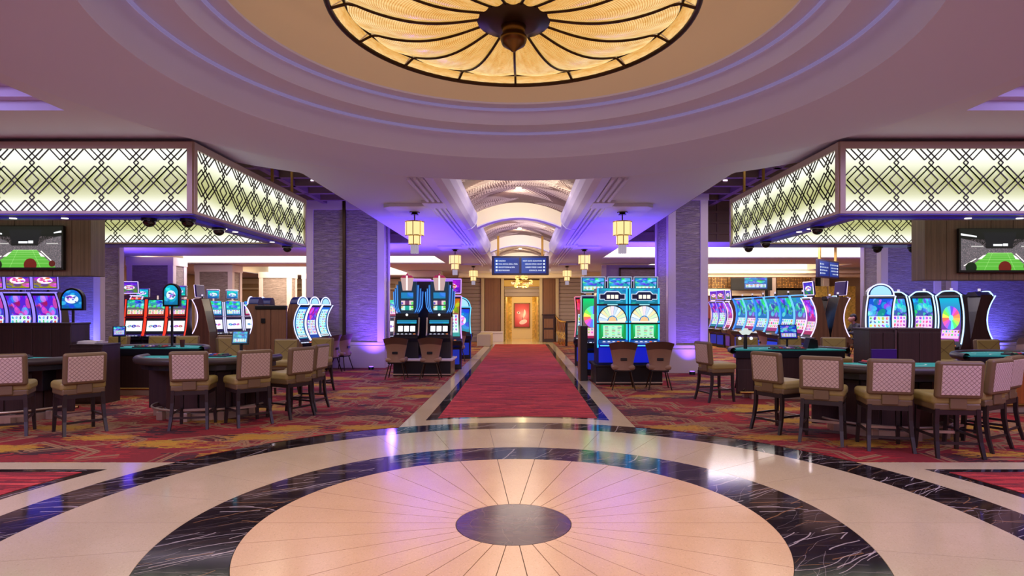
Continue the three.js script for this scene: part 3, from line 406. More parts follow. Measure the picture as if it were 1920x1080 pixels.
// ------------------------------------------------------------------ rotunda chandelier
{
  const c = thing('amber_chandelier', 'large round amber glass chandelier with dark ribs under the dome', 'chandelier', [0, RZ]);
  const prof = (r) => { const t = Math.min(1, Math.max(0, (r - 0.2) / 1.05)); return 3.8 + 0.07 * t - 0.095 * Math.sin(Math.PI * t); };
  const amber = std(0xe8b860, { map: amberTex, emissive: 0xffffff, emissiveMap: amberTex, emissiveIntensity: 0.72, roughness: 0.25 });
  const N = 15, S = 2 * Math.PI / N, pt = (a, r, y) => [Math.sin(a) * r, y, -Math.cos(a) * r];
  for (let i = 0; i < N; i++) {
    const a = i * S;
    mesh('glass_panel', grid((u, v) => pt(a + 0.006 + u * (S - 0.012), 0.2 + v * 1.05, prof(0.2 + v * 1.05) - 0.02 * Math.sin(Math.PI * u)), 8, 12), amber, c);
    mesh('border_panel', grid((u, v) => pt(a + 0.006 + u * (S - 0.012), 1.255 + v * 0.09, 3.87 - v * 0.055), 6, 2), amber, c);
    mesh('rib', tube(Array.from({ length: 9 }, (_, k) => { const r = 0.18 + k * 1.17 / 8; return pt(a, r, (r > 1.25 ? 3.87 - (r - 1.25) * 0.6 : prof(r)) - 0.008); }), 0.011, 18, 6), M.bronze, c);
  }
  const ringAt = (r, y, t) => new THREE.TorusGeometry(r, t, 8, 90).rotateX(Math.PI / 2).translate(0, y, 0);
  mesh('inner_rim', ringAt(1.25, 3.868, 0.013), M.bronze, c); mesh('outer_rim', ringAt(1.355, 3.812, 0.022), M.bronze, c);
  const L = (pts, m, n) => mesh(n, new THREE.LatheGeometry(pts.map((p) => new THREE.Vector2(...p)), 40), m, c);
  L([[0.001, 3.93], [0.32, 3.9], [0.345, 3.84], [0.33, 3.8], [0.29, 3.79], [0.27, 3.765], [0.2, 3.76], [0.16, 3.735], [0.001, 3.735]], M.bronze, 'hub_dish');
  L([[0.001, 3.76], [0.1, 3.75], [0.085, 3.7], [0.08, 3.67], [0.1, 3.66], [0.1, 3.635], [0.085, 3.6], [0.03, 3.565], [0.015, 3.55], [0.001, 3.545]], std(0x6a4c22, { metalness: 0.8, roughness: 0.3 }), 'finial');
  mesh('stem', bar([0, 3.85, 0], [0, 4.56, 0], 0.04), M.bronze, c);
}
// ------------------------------------------------------------------ lanterns over the aisle
{
  const p = proto('pendant_lantern', 'lantern', (o) => {
    mesh('ceiling_cap', [cyl(0.1, 0.1, 0.025, 0, -0.013, 0), cyl(0.05, 0.08, 0.04, 0, -0.045, 0)], M.bronze, o); mesh('rod', bar([0, 0, 0], [0, -0.2, 0], 0.012), M.bronze, o);
    const g = glow(0xffe09a, 1.0), panel = (r, y, h, n, w, name) => { for (let k = 0; k < n; k++) { const a = (k + 0.5) * 2 * Math.PI / n; mesh(name, box(w, h, 0.012, 0, y, r).rotateY(a), g, o); mesh('rib', [box(0.016, h + 0.02, 0.02, 0, y, r * 1.05).rotateY(a + Math.PI / n)], M.brass, o); } };
    panel(0.165, -0.33, 0.27, 8, 0.125, 'upper_glass'); panel(0.105, -0.55, 0.16, 6, 0.105, 'lower_glass');
    for (const [r, y] of [[0.19, -0.2], [0.18, -0.465], [0.12, -0.635]]) mesh('collar', cyl(r, r, 0.018, 0, y, 0, 24), M.brass, o);
    mesh('crystal_drop', Array.from({ length: 10 }, (_, k) => cyl(0.017, 0.014, 0.17, Math.cos(k * 0.628) * 0.065, -0.72, Math.sin(k * 0.628) * 0.065, 6)), glow(0xcfc0d8, 0.5), o);
  });
  const names = ['nearest', 'middle', 'farthest'];
  for (const s of [-1, 1]) [11.45, 18.4, 25.4].forEach((d, k) => place(p, `gold tiered glass lantern, ${names[k]} of the three hanging on the ${s < 0 ? 'left' : 'right'} side of the aisle`, [s * 2.0, d, 3.5], 0, 'tiered lanterns along the aisle'));
}
// ------------------------------------------------------------------ hanging direction screens
function wayfinder(label, pos, turn, rows, rod) {
  const o = thing('direction_sign', label, 'sign', pos, turn);
  mesh('housing', [box(1.86, 0.62, 0.1, 0, 0, 0, 0.015)], std(0x1a1030, { roughness: 0.4 }), o);
  for (const [x, r] of [[-0.44, 0], [0.44, 1]]) mesh('display', new THREE.PlaneGeometry(0.8, 0.5).translate(x, 0, 0.052), show(wayTex(rows[r], r), 0.9), o);
  for (const x of [-0.72, 0.72]) mesh('rod', box(0.07, rod, 0.07, x, 0.3 + rod / 2, 0), M.brass, o);
}
const ROWS = [['CASINO', 'POOL DECK & GRILL, POOL', 'RECEPTION & SPA', 'RESTROOMS'], ['WEST SUITE ELEVATORS', 'GRAND PRIX SHOP', 'GAME PRIZE CAGE', 'COUNCIL OAK']];
wayfinder('pair of blue direction screens hanging on gold rods under the vault', [FX(975.5, 19.4), 19.4, FY(498, 19.4)], 0, ROWS, 0.68);
wayfinder('pair of blue direction screens hanging at an angle near the bar', [FX(1552, 20.5), 20.5, FY(505, 20.5)], 0.75, ROWS, 0.74);

// ------------------------------------------------------------------ lit lattice canopies over the gaming pits
function latticeGeo(len, h = 0.7) {
  const n = Math.max(1, Math.round(len / 0.4)), p = len / n, kx = p / 200, ky = h / 350, out = [];
  const lines = [[[-97, 0], [-38, 62], [24, 0]], [[-62, 0], [15, 77], [0, 92]], [[-39, 95], [-118, 174], [-39, 253], [40, 174], [-39, 95]], [[0, 91], [-84, 175], [0, 259]]];
  const seg = (a, b) => { const [x0, y0] = a, [x1, y1] = b; if (Math.max(Math.abs(x0), Math.abs(x1)) > 1e3) return; const X0 = x0 * kx, X1 = x1 * kx; out.push([X0, h - y0 * ky, X1, h - y1 * ky]); };
  for (const l of lines) for (let i = 0; i < l.length - 1; i++) for (const sx of [-1, 1]) for (const fy of [0, 1]) { const m = ([x, y]) => [sx * x, fy ? 350 - y : y]; if (fy && l.length === 5) continue; seg(m(l[i]), m(l[i + 1])); }
  const geos = [];
  for (let k = 0; k < n; k++) for (const [x0, y0, x1, y1] of out) {
    let a = [x0 + (k + 0.5) * p, y0], b = [x1 + (k + 0.5) * p, y1];
    if (a[0] > b[0]) [a, b] = [b, a];
    if (b[0] <= 0 || a[0] >= len) continue;
    const cut = (q, r, X) => [X, q[1] + (r[1] - q[1]) * (X - q[0]) / (r[0] - q[0])];
    if (a[0] < 0) a = cut(a, b, 0); if (b[0] > len) b = cut(a, b, len);
    const L = Math.hypot(b[0] - a[0], b[1] - a[1]); if (L < 0.004) continue;
    geos.push(new THREE.BoxGeometry(L, 0.011, 0.01).rotateZ(Math.atan2(b[1] - a[1], b[0] - a[0])).translate((a[0] + b[0]) / 2, (a[1] + b[1]) / 2, 0));
  }
  return merge(geos);
}
for (const s of [-1, 1]) {
  const side = s < 0 ? 'left' : 'right', d0 = 6.7, d1 = 10.2, xi = 3.64, xo = 9.64, y0 = 2.69, W = 0.4;
  const o = thing('lattice_canopy', `glowing canopy with dark diamond lattice hanging over the ${side} gaming tables`, 'light canopy', [s * xi, d0, y0]);
  const L = xo - xi, Dp = d1 - d0, lit = show(glowTex, 0.95), TH = 0.81;
  // faces: [name offset x, z, turn, length]
  const faces = [[s < 0 ? -L : 0, 0, 0, L], [0, s < 0 ? 0 : -Dp, s < 0 ? Math.PI / 2 : -Math.PI / 2, Dp], [s < 0 ? -L + W : W, -Dp + W, 0, L - 2 * W], [s * W, s < 0 ? -Dp + W : -W, s < 0 ? -Math.PI / 2 : Math.PI / 2, Dp - 2 * W], [s * W + (s < 0 ? 0 : L - 2 * W), -W, Math.PI, L - 2 * W]];
  for (const [x, z, t, len] of faces) {
    const at = (g) => g.rotateY(t).translate(x, 0, z);
    mesh('glow_panel', at(new THREE.PlaneGeometry(len - 0.06, 0.71).translate(len / 2, 0.385, -0.02)), lit, o);
    mesh('lattice', at(latticeGeo(len - 0.12).translate(0.06, 0.03, -0.008)), M.lattice, o);
    mesh('frame', at(merge([box(len, 0.075, 0.06, len / 2, 0.77, -0.02), box(len, 0.03, 0.06, len / 2, 0.015, -0.02), box(0.06, 0.806, 0.07, 0.034, 0.404, -0.02), box(0.06, 0.806, 0.07, len - 0.034, 0.404, -0.02)])), M.frame, o);
  }
  const ringShape = (y, t) => slab(rect(s * -0.0, 0, s * L, Dp), [rect(s * W, W, s * (L - W), Dp - W).reverse()], y, t);
  mesh('underside', ringShape(-0.012, 0.02), M.purpleLitUnder, o); mesh('top_board', ringShape(TH - 0.01, 0.02), M.dark, o);
  mesh('underside_groove', [box(L - 0.2, 0.012, 0.1, s * L / 2, -0.014, -0.2), box(0.1, 0.012, Dp - 0.5, s * 0.2, -0.014, -Dp / 2)], glow(0x2a18a8, 0.35), o, 'groove with an added blue glow');  // groove made to glow for the blue light under the canopy
  for (const [x, z] of [[1.6, -0.2], [2.2, -0.2], [3, -0.2], [0.2, -1.1], [0.2, -1.4], [0.2, -2.6]]) mesh('downlight', cyl(0.035, 0.035, 0.012, s * x, -0.02, z, 16), glow(0xfff2dc, 3), o);
  for (const z of [-1.4, -2.6, -3.4]) mesh('hanging_rod', box(0.035, 1.2, 0.035, s * 0.2, TH + 0.6, z), M.brass, o);
  const cams = s < 0 ? [[0.62, -0.2], [0.2, -0.25], [0.22, -1.0], [0.2, -3.2], [4.1, -3.3]] : [[0.2, -3.2], [0.2, -2.5], [0.2, -0.9], [3.0, -3.3], [2.4, -3.3]];
  const where = ['at its front edge', 'by its corner', 'along its aisle side', 'at its back corner', 'on its back strip'], whereR = ['at its back corner', 'midway along its aisle side', 'near its front corner', 'on its back strip beside the wood panel', 'on its back strip toward the aisle'];
  cams.forEach(([x, z], k) => { const c = thing('dome_camera', `black dome camera under the ${side} lattice canopy ${(s < 0 ? where : whereR)[k]}`, 'camera', [s * (xi + x), d0 - z, y0 - 0.023], 0, 'black dome cameras under the canopies'); mesh('mount', cyl(0.085, 0.085, 0.03, 0, -0.015, 0), M.blk, c); mesh('dome', new THREE.SphereGeometry(0.07, 16, 8, 0, 7, Math.PI / 2, Math.PI / 2).translate(0, -0.03, 0), std(0x0a0a0e, { roughness: 0.08 }), c); });
  // wooden panel with television
  const px = s < 0 ? -7.0 : 6.85, pw = s < 0 ? 1.66 : 1.92, pn = thing('hanging_panel', `wooden panel hanging behind the ${side} canopy and carrying a television`, 'panel', [px, 8.75, s < 0 ? 2.1 : 2.04]);
  for (let k = 0; k < 6; k++) mesh('board', box(pw / 6 - 0.004, 2.56, 0.3, -pw / 2 + (k + 0.5) * pw / 6, 1.28, 0, 0.006, 1), M.woodGrey, pn);
  const tv = thing('television', `wall television showing a football stadium on the ${side} wooden panel`, 'television', [s < 0 ? -7.08 : 6.9, 8.56, s < 0 ? 2.5 : 2.46]);
  mesh('bezel', box(1.12, 0.64, 0.06, 0, 0, 0, 0.01), M.blk, tv); mesh('screen', new THREE.PlaneGeometry(1.08, 0.6).translate(0, 0, 0.032), show(tvTex, 1.25), tv);
}

// ------------------------------------------------------------------ gaming stools
const stoolProto = proto('gaming_stool', 'stool', (o) => {
  mesh('seat', box(0.5, 0.12, 0.48, 0, 0.625, -0.03, 0.045, 3), M.olive, o); mesh('seat_band', box(0.47, 0.08, 0.45, 0, 0.55, -0.01, 0.02), M.tanVinyl, o);
  const bk = (g) => tilt(g, 0.1, 0, 0, 0, 0.85, 0.235);
  const b = mesh('backrest', bk(box(0.475, 0.41, 0.085, 0, 0, 0, 0.035, 3)), M.tanVinyl, o);
  mesh('quilted_panel', bk(box(0.385, 0.325, 0.016, 0, 0, 0.042, 0.007, 1)), M.quilt, b, 'quilted beige back panel'); mesh('front_cushion', bk(box(0.42, 0.36, 0.03, 0, 0, -0.04, 0.012)), M.olive, b, 'olive front cushion');
  mesh('cushion_seam', bk(merge([beam([-0.19, -0.16, -0.056], [0.19, 0.16, -0.056], 0.006), beam([0.19, -0.16, -0.056], [-0.19, 0.16, -0.056], 0.006)])), M.tanVinyl, b);
  mesh('back_bracket', box(0.17, 0.12, 0.04, 0, 0.59, 0.215, 0.012), M.tanVinyl, o);
  mesh('apron', [box(0.44, 0.05, 0.03, 0, 0.49, 0.2), box(0.44, 0.05, 0.03, 0, 0.49, -0.2), box(0.03, 0.05, 0.4, 0.205, 0.49, 0), box(0.03, 0.05, 0.4, -0.205, 0.49, 0)], M.legWood, o);
  for (const s of [-1, 1]) { mesh('leg', leg([[s * 0.205, 0.53, 0.2, 0.042], [s * 0.21, 0.36, 0.2, 0.042], [s * 0.218, 0.18, 0.225, 0.038], [s * 0.23, 0, 0.275, 0.034]]), M.legWood, o); mesh('leg', leg([[s * 0.205, 0.53, -0.2, 0.042], [s * 0.21, 0.25, -0.205, 0.04], [s * 0.22, 0, -0.225, 0.034]]), M.legWood, o); }
  mesh('footrest', beam([-0.21, 0.2, -0.21], [0.21, 0.2, -0.21], 0.022, 0.03), M.champagne, o); for (const s of [-1, 1]) mesh('stretcher', beam([s * 0.214, 0.22, -0.2], [s * 0.216, 0.22, 0.215], 0.02, 0.026), M.legWood, o); mesh('stretcher', beam([-0.21, 0.16, 0.225], [0.21, 0.16, 0.225], 0.02, 0.026), M.legWood, o);
});
const ST = (label, x, d, turn, group) => place(stoolProto, label, [x, d], turn, group);
ST('quilted stool seen from behind, cut by the left edge of the photo', -6.56, 7.68, 0.5);
ST('quilted stool turned to the left, second from the left edge', -5.78, 7.85, 0.9);
ST('quilted stool seen squarely from behind, left of the wooden table drum', -4.45, 8.19, 0.25);
ST('quilted stool angled left before the left card table, its olive seat showing', -3.81, 8.41, 0.8);
ST('quilted stool at the right corner of the left card table, turned well left', -3.44, 8.98, 1.1);
ST('stool almost in profile behind the corner stool of the left card table', -3.42, 9.62, 1.45);
ST('olive stool facing us at the left end behind the left dealer table', -8.62, 12.55, Math.PI - 0.1);
ST('olive stool facing us behind the dealer table below the red trimmed machines', -7.75, 12.6, Math.PI);
ST('olive stool facing us at the right end behind the dealer table', -7.1, 12.6, Math.PI + 0.2);
ST('olive stool seen half sideways right of the dealer table', -5.75, 12.0, Math.PI + 0.9);
ST('small stool with beige back beyond the left card table', -6.5, 13.5, 0.15);
ST('olive stool facing us beyond the left card table, before the wooden slot bank end', -4.42, 11.1, Math.PI);
ST('olive stool partly hidden behind the corner stool, facing the left card table', -3.98, 11.7, Math.PI - 0.2);
ST('quilted stool angled right at the left end of the right card table', 3.5, 7.94, -1.1);
ST('quilted stool second along the right card table, angled slightly right', 3.77, 7.31, -0.58);
ST('quilted stool squarely from behind at the middle of the right card table', 4.29, 6.95, -0.26);
ST('quilted stool right of the middle one at the right card table', 4.82, 6.66, -0.14);
ST('quilted stool turned left at the right end of the right card table', 5.38, 6.98, 0.5);
ST('stool mostly hidden behind the turned one at the far right', 5.9, 7.42, 0.6);
ST('olive stool in profile facing right beside the right column', 3.5, 10.55, -1.32);
ST('olive stool facing us behind the far right table, below the blue curved machines', 4.72, 12.0, Math.PI + 0.1);
ST('olive stool facing us half hidden by the tilted display on the far right table', 5.6, 12.05, Math.PI);
ST('olive stool facing us at the right end of the far right table', 6.35, 11.9, Math.PI - 0.3);
ST('olive stool facing us left of the pair behind the orange wood table', 8.0, 11.0, Math.PI);
ST('olive stool facing us right of the pair behind the orange wood table', 8.85, 11.0, Math.PI);

// ------------------------------------------------------------------ gaming tables: players sit round the arc (+z), the dealer stands at the flat side
function gameTable(label, pos, turn, base, o2 = {}) {
  const o = thing('card_table', label, 'gaming table', pos, turn);
  const half = (rx, rz, n = 26) => Array.from({ length: n + 1 }, (_, i) => { const a = Math.PI * i / n; return [Math.cos(a) * rx, -Math.sin(a) * rz]; });
  const solid = (rx, rz, y, t, bevel = 0) => extrude(shape(half(rx, rz)), t, bevel).rotateX(-Math.PI / 2).translate(0, y, 0);
  const felt = solid(1.0, 0.9, 0.872, 0.02), p = felt.attributes.position, uv = felt.attributes.uv; for (let i = 0; i < p.count; i++) uv.setXY(i, p.getX(i) / 2.1 + 0.5, 1 - p.getZ(i) / 1.05); mesh('felt_top', felt, M.felt, o);
  mesh('padded_rail', tube(half(1.03, 0.95).map(([x, d]) => [x, 0.872, -d]), 0.055, 60, 12), M.rail, o); mesh('apron', solid(0.98, 0.89, 0.74, 0.13), M.plastic, o);
  const bx = o2.bx ?? 0.62, bz = o2.bz ?? 0.62; mesh('drum', solid(bx, bz, 0.1, 0.65), base, o);
  for (let k = 0; k < 9; k++) { const a = Math.PI * (k + 0.5) / 9; mesh('drum_panel', box(0.2, 0.56, 0.02, 0, 0.42, 0, 0.006, 1).rotateY(Math.PI / 2 - a).translate(Math.cos(a) * (bx + 0.008), 0, Math.sin(a) * (bz + 0.008)), base, o); }
  mesh('dealer_panel', box(1.9, 0.66, 0.04, 0, 0.42, 0.08, 0.01), M.wood, o); for (let k = 0; k < 6; k++) mesh('panel_board', box(0.3, 0.42, 0.02, -0.79 + k * 0.316, 0.32, 0.052, 0.005, 1), base, o);
  mesh('plinth', solid(bx + 0.08, bz + 0.08, 0, 0.1), M.champagne, o); mesh('dealer_rail', [bar([-0.92, 0.13, -0.04], [0.92, 0.13, -0.04], 0.018), bar([-0.9, 0.13, -0.04], [-0.9, 0.13, 0.1], 0.018), bar([0.9, 0.13, -0.04], [0.9, 0.13, 0.1], 0.018)], M.brass, o);
  mesh('foot_rail', tube(half(bx + 0.2, bz + 0.2).map(([x, d]) => [x, 0.17, -d]), 0.017, 40, 8), M.champagne, o); for (let k = 0; k < 5; k++) { const a = Math.PI * (k + 0.5) / 5; mesh('rail_post', box(0.09, 0.13, 0.1, Math.cos(a) * (bx + 0.14), 0.065, Math.sin(a) * (bz + 0.14), 0.01), M.champagne, o); }
  const tray = mesh('chip_tray', box(0.62, 0.03, 0.2, 0, 0.9, 0.14, 0.01), M.blk, o); const cols = [0xb02a2a, 0x2f7a4a, 0x222222, 0x7a4aa0, 0xd0c8b0, 0x2a4aa0];
  for (let k = 0; k < 9; k++) mesh('chip_row', cyl(0.022, 0.022, 0.15, 0, 0, 0, 10).rotateX(Math.PI / 2).translate(-0.26 + k * 0.065, 0.915, 0.14), std(cols[k % 6]), tray);
  mesh('drop_box', box(0.18, 0.32, 0.3, 0.6, 0.58, 0.2, 0.01), M.blk, o); return o;
}
gameTable('dealer side of the wooden card table at the back of the left pit', [-7.0, 11.2], Math.PI, M.wood);
gameTable('half round card table with teal felt ringed by quilted stools, left pit', [-4.76, 9.3], 0, M.wood);
gameTable('card table at the left edge behind the two leftmost stools', [-7.6, 9.0], 0, M.wood);
gameTable('dealer side of the dark card table near the right column', [4.9, 10.7], Math.PI, M.wood);
gameTable('half round card table with teal felt ringed by quilted stools, right pit', [4.9, 8.05], 0, M.wood);
gameTable('card table with orange wood panels at the right edge', [8.05, 9.3], Math.PI, M.woodRed, { bx: 0.9, bz: 0.6 });
// things on and by the tables
function podium(label, [x, d], w, h, extra) { const o = thing('pit_podium', label, 'podium', [x, d]); const n = Math.max(2, Math.round(w / 0.3)); mesh('carcass', box(w, h, 0.45, 0, h / 2, 0, 0.01), M.wood, o); for (let k = 0; k < n; k++) mesh('front_board', box(w / n - 0.006, h - 0.08, 0.02, -w / 2 + (k + 0.5) * w / n, h / 2, 0.23, 0.006, 1), M.wood, o); mesh('top', box(w + 0.02, 0.03, 0.47, 0, h + 0.01, 0, 0.008), M.wood, o); extra?.(o); return o; }
podium('tall dark wooden podium at the left edge below the purple slot machines', [-8.3, 10.4], 1.3, 1.36);
podium('low dark cabinet with papers beside the left podium', [-7.35, 10.35], 0.55, 1.0, (o) => { mesh('knob', ball(0.02, 0.1, 0.85, 0.25), M.chrome, o); });
{ const p = tag(thing('paper_stack', 'stack of papers on the low cabinet by the left podium', 'papers', [-7.42, 10.3, 1.025]), 'stack of papers on the low cabinet by the left podium', 'papers'); for (let k = 0; k < 4; k++) mesh('sheet', box(0.3, 0.012, 0.2, (k % 2) * 0.02, 0.007 + k * 0.012, 0).rotateY(0.06 * k), M.paper, p); }
podium('tall dark wooden podium with wide front among the right tables', [6.16, 9.35], 0.66, 1.3);
podium('wooden cabinet with chrome edge left of the right podium', [5.6, 9.35], 0.4, 1.3, (o) => { mesh('chrome_strip', box(0.03, 0.9, 0.03, 0.18, 0.85, 0.25), M.chrome, o); mesh('drawer', box(0.38, 0.16, 0.05, 0, 0.93, 0.25, 0.01), M.purple, o); });
function tableSign(label, pos, w, h, t, poleLow) {
  const o = thing('table_sign', label, 'table sign', pos), out = (e) => { const W = w / 2 + e, pts = [[-W, -h / 2 - e], [W, -h / 2 - e]]; for (let k = 0; k <= 16; k++) { const a = Math.PI * k / 16; pts.push([Math.cos(a) * W, h / 2 - w / 2 + Math.sin(a) * (w / 2 + e)]); } return pts; };
  mesh('housing', extrude(shape(out(0.03)), 0.06, 0.006).translate(0, 0, -0.06), M.blk, o);
  const g = new THREE.ShapeGeometry(shape(out(0)), 16).translate(0, 0, 0.009), p = g.attributes.position; for (let i = 0; i < p.count; i++) g.attributes.uv.setXY(i, p.getX(i) / w + 0.5, p.getY(i) / h + 0.5); mesh('display', g, show(t, 1.1), o);
  mesh('pole', bar([0, -h / 2, -0.03], [0, poleLow, -0.03], 0.022), M.blk, o); mesh('foot', cyl(0.06, 0.07, 0.02, 0, poleLow, -0.03), M.blk, o);
}
tableSign('dome topped blue table sign on a black pole at the left dealer table', [FX(135, 10.9), 10.9, FY(561, 10.9)], 0.36, 0.34, screen('logo', 210, 205, 1), -FY(561, 10.9) + 0.01);
tableSign('tall arched turquoise table sign on a black pole right of the first sign', [FX(321, 11.55), 11.55, FY(553, 11.55)], 0.26, 0.38, screen('logo', 190, 200, 2), -FY(553, 11.55) + 0.9045);
function tableScreen(label, pos, turn, w, h, t) { const o = thing('table_display', label, 'display', pos, turn); mesh('housing', tilt(box(w + 0.04, h + 0.04, 0.05, 0, 0, 0, 0.012), -0.25, 0, 0, 0, 0.3, 0), M.blk, o); mesh('display', tilt(new THREE.PlaneGeometry(w, h).translate(0, 0, 0.028), -0.25, 0, 0, 0, 0.3, 0), show(t, 1.0), o); mesh('arm', bar([0, 0, -0.03], [0, 0.28, -0.03], 0.02), M.blk, o); mesh('foot', cyl(0.07, 0.08, 0.02, 0, 0.01, -0.03), M.blk, o); }
tableScreen('small blue display at the left end of the left dealer table', [-7.72, 11.5, 0.8945], 0.5, 0.18, 0.17, screen('reels', 220, 240, 3));
tableScreen('tilted blue and white display on the far right table', [5.05, 11.15, 0.8945], 0, 0.3, 0.24, screen('scene', 225, 235, 4));
tableScreen('pale blue display beyond the left card table', [-4.12, 8.85, 0.8945], 0.1, 0.2, 0.17, screen('scene', 200, 190, 5));
{ const o = thing('table_emblem', 'small white emblem on a black post at the far right table', 'table sign', [4.2, 11.0, 0.8945]); mesh('post', bar([0, 0, 0], [0, 0.26, 0], 0.035), M.blk, o); mesh('emblem', extrude(shape([[-0.12, 0.02], [-0.05, 0.03], [-0.03, 0.07], [0.03, 0.07], [0.05, 0.03], [0.12, 0.02], [0.06, -0.04], [-0.06, -0.04]]), 0.02, 0.006).translate(0, 0.3, 0), glow(0xeaf6f2, 0.7), o); mesh('dot_light', [ball(0.03, -0.11, 0.19, 0.02), ball(0.03, 0.1, 0.19, 0.02)], glow(0xffffff, 0.8), o); }
{ const o = thing('dark_cup', 'dark red cup on the left dealer table', 'cup', [-6.5, 11.5, 0.8945]); mesh('cup', new THREE.LatheGeometry([[0.001, 0], [0.035, 0], [0.045, 0.14], [0.04, 0.14], [0.03, 0.01], [0.001, 0.01]].map((p) => new THREE.Vector2(...p)), 18), std(0x5a1814), o); }
{ const o = thing('card_shoe', 'black card dealing box on the far right table', 'card box', [5.45, 11.1, 0.9025], 0.3); mesh('body', extrude(shape([[-0.12, 0], [0.12, 0], [0.1, 0.14], [-0.06, 0.17]]), 0.12, 0.006).translate(0, 0, -0.06), M.blk, o); mesh('lid', box(0.14, 0.02, 0.12, 0, 0.175, 0, 0.006), M.plastic, o); }

// ------------------------------------------------------------------ slot machines; their players stand at +z
const zs = (y, H) => { const t = (y - 0.86) / (H - 0.92); return 0.2 - 0.62 * t * (1 - t) ; };       // concave front of a curved cabinet
function cabinetSide(H) { const f = []; for (let k = 0; k <= 10; k++) { const y = 0.86 + (H - 0.92) * k / 10; f.push([zs(y, H), y]); } return [[-0.3, 0], [0.14, 0], [0.17, 0.58], [0.32, 0.66], [0.33, 0.74], ...f, [0.16, H], [-0.06, H], [-0.16, H * 0.8], [-0.3, 0.9]]; }
function curvedSlot(o, { w = 0.66, H = 2.05, side = M.wood, edge = 0xbfd0ff, k = 1.4, er = 0.016, bez = 0.12, hood = 0, topTurn = 0, tex, topper, belly = 0x1030c0, top = 'flat' }) {
  const sd = cabinetSide(H); mesh('cabinet', extrude(shape(sd), w - 0.04).rotateY(-Math.PI / 2).translate(w / 2 - 0.02, 0, 0), M.plastic, o);
  for (const s of [-1, 1]) mesh('side_panel', extrude(shape(sd.map(([z, y]) => [z - 0.012, y * 0.995 + 0.003])), 0.022).rotateY(-Math.PI / 2).translate(s * (w / 2 - 0.011) + 0.011, 0, 0), side, o);
  const y0 = 0.9, y1 = H - 0.08; mesh('screen', grid((u, v) => { const y = y0 + (y1 - y0) * v; return [(u - 0.5) * (w - bez), y, zs(y, H) + 0.008]; }, 2, 14), show(tex), o);
  for (const s of [-1, 1]) mesh('edge_light', tube(Array.from({ length: 10 }, (_, i) => { const y = 0.84 + (H - 0.86) * i / 9; return [s * (w / 2 - 0.018), y, zs(y, H) + 0.012]; }), er, 18, 6), glow(edge, k), o);
  mesh('edge_light', hood ? tube([[-(w / 2 - 0.018), H - 0.02, 0.185], [-w * 0.22, H + hood * 0.85, 0.185], [w * 0.22, H + hood * 0.85, 0.185], [w / 2 - 0.018, H - 0.02, 0.185]], er, 20, 6) : bar([-(w / 2 - 0.018), H - 0.01, 0.175], [w / 2 - 0.018, H - 0.01, 0.175], 0.014), glow(edge, k), o);
  if (hood) mesh('hood', extrude(shape([[-w / 2 + 0.02, H - 0.03], [-w * 0.22, H + hood * 0.8], [w * 0.22, H + hood * 0.8], [w / 2 - 0.02, H - 0.03]]), 0.3).translate(0, 0, -0.13), M.plastic, o);
  mesh('button_deck', box(w - 0.06, 0.05, 0.2, 0, 0.77, 0.25, 0.015), M.blk, o); for (let j = 0; j < 4; j++) mesh('button', box(0.06, 0.02, 0.05, -0.17 + j * 0.1, 0.8, 0.27, 0.006, 1), glow(j === 3 ? 0xff8030 : 0xdfe8ff, 0.9), o);
  mesh('belly_panel', new THREE.PlaneGeometry(w - 0.14, 0.4).translate(0, 0.34, 0.172), glow(belly, 0.5), o);
  mesh('signal_lamp', [cyl(0.025, 0.025, 0.09, 0, H + 0.045, 0.04, 10)], M.blk, o); mesh('signal_lamp_cap', cyl(0.028, 0.028, 0.06, 0, H + 0.12, 0.04, 10), glow(0xeadcf4, 0.8), o);
  if (topper) { const g = tilt(box(w - 0.02, 0.4, 0.06, 0, 0, 0, 0.02), 0.1, 0, 0, 0, H + 0.26, topTurn ? 0.02 : 0.12); const tp = mesh('topper', g, M.purple, o); const ts = mesh('topper_screen', tilt(new THREE.PlaneGeometry(w - 0.1, 0.32).translate(0, 0, 0.034), 0.1, 0, 0, 0, H + 0.26, topTurn ? 0.02 : 0.12), show(topper), o); const e = glow(edge, k), a = w / 2 - 0.02; const te = mesh('topper_edge_light', tilt(merge([bar([-a, -0.19, 0.03], [a, -0.19, 0.03], 0.012), bar([-a, 0.19, 0.03], [a, 0.19, 0.03], 0.012), bar([-a, -0.19, 0.03], [-a, 0.19, 0.03], 0.012), bar([a, -0.19, 0.03], [a, 0.19, 0.03], 0.012)]), 0.1, 0, 0, 0, H + 0.26, topTurn ? 0.02 : 0.12), e, o);if (topTurn) for (const m of [tp, ts, te]) m.geometry.rotateY(topTurn); }
  if (top === 'arch') { const r = w / 2 - 0.03, ar = (q) => Array.from({ length: 17 }, (_, i) => [Math.cos(Math.PI * i / 16) * q, Math.sin(Math.PI * i / 16) * q * 0.95]); mesh('arch_top', extrude(shape(ar(r)), 0.24).translate(0, H - 0.01, -0.08), M.deepBlue, o); mesh('arch_screen', new THREE.ShapeGeometry(shape(ar(r - 0.05)), 12).translate(0, H + 0.01, 0.168), glow(0x9fd8ff, 1), o); mesh('arch_edge_light', new THREE.TorusGeometry(r, 0.016, 6, 24, Math.PI).scale(1, 0.95, 1).translate(0, H, 0.165), glow(edge, k), o); }
}
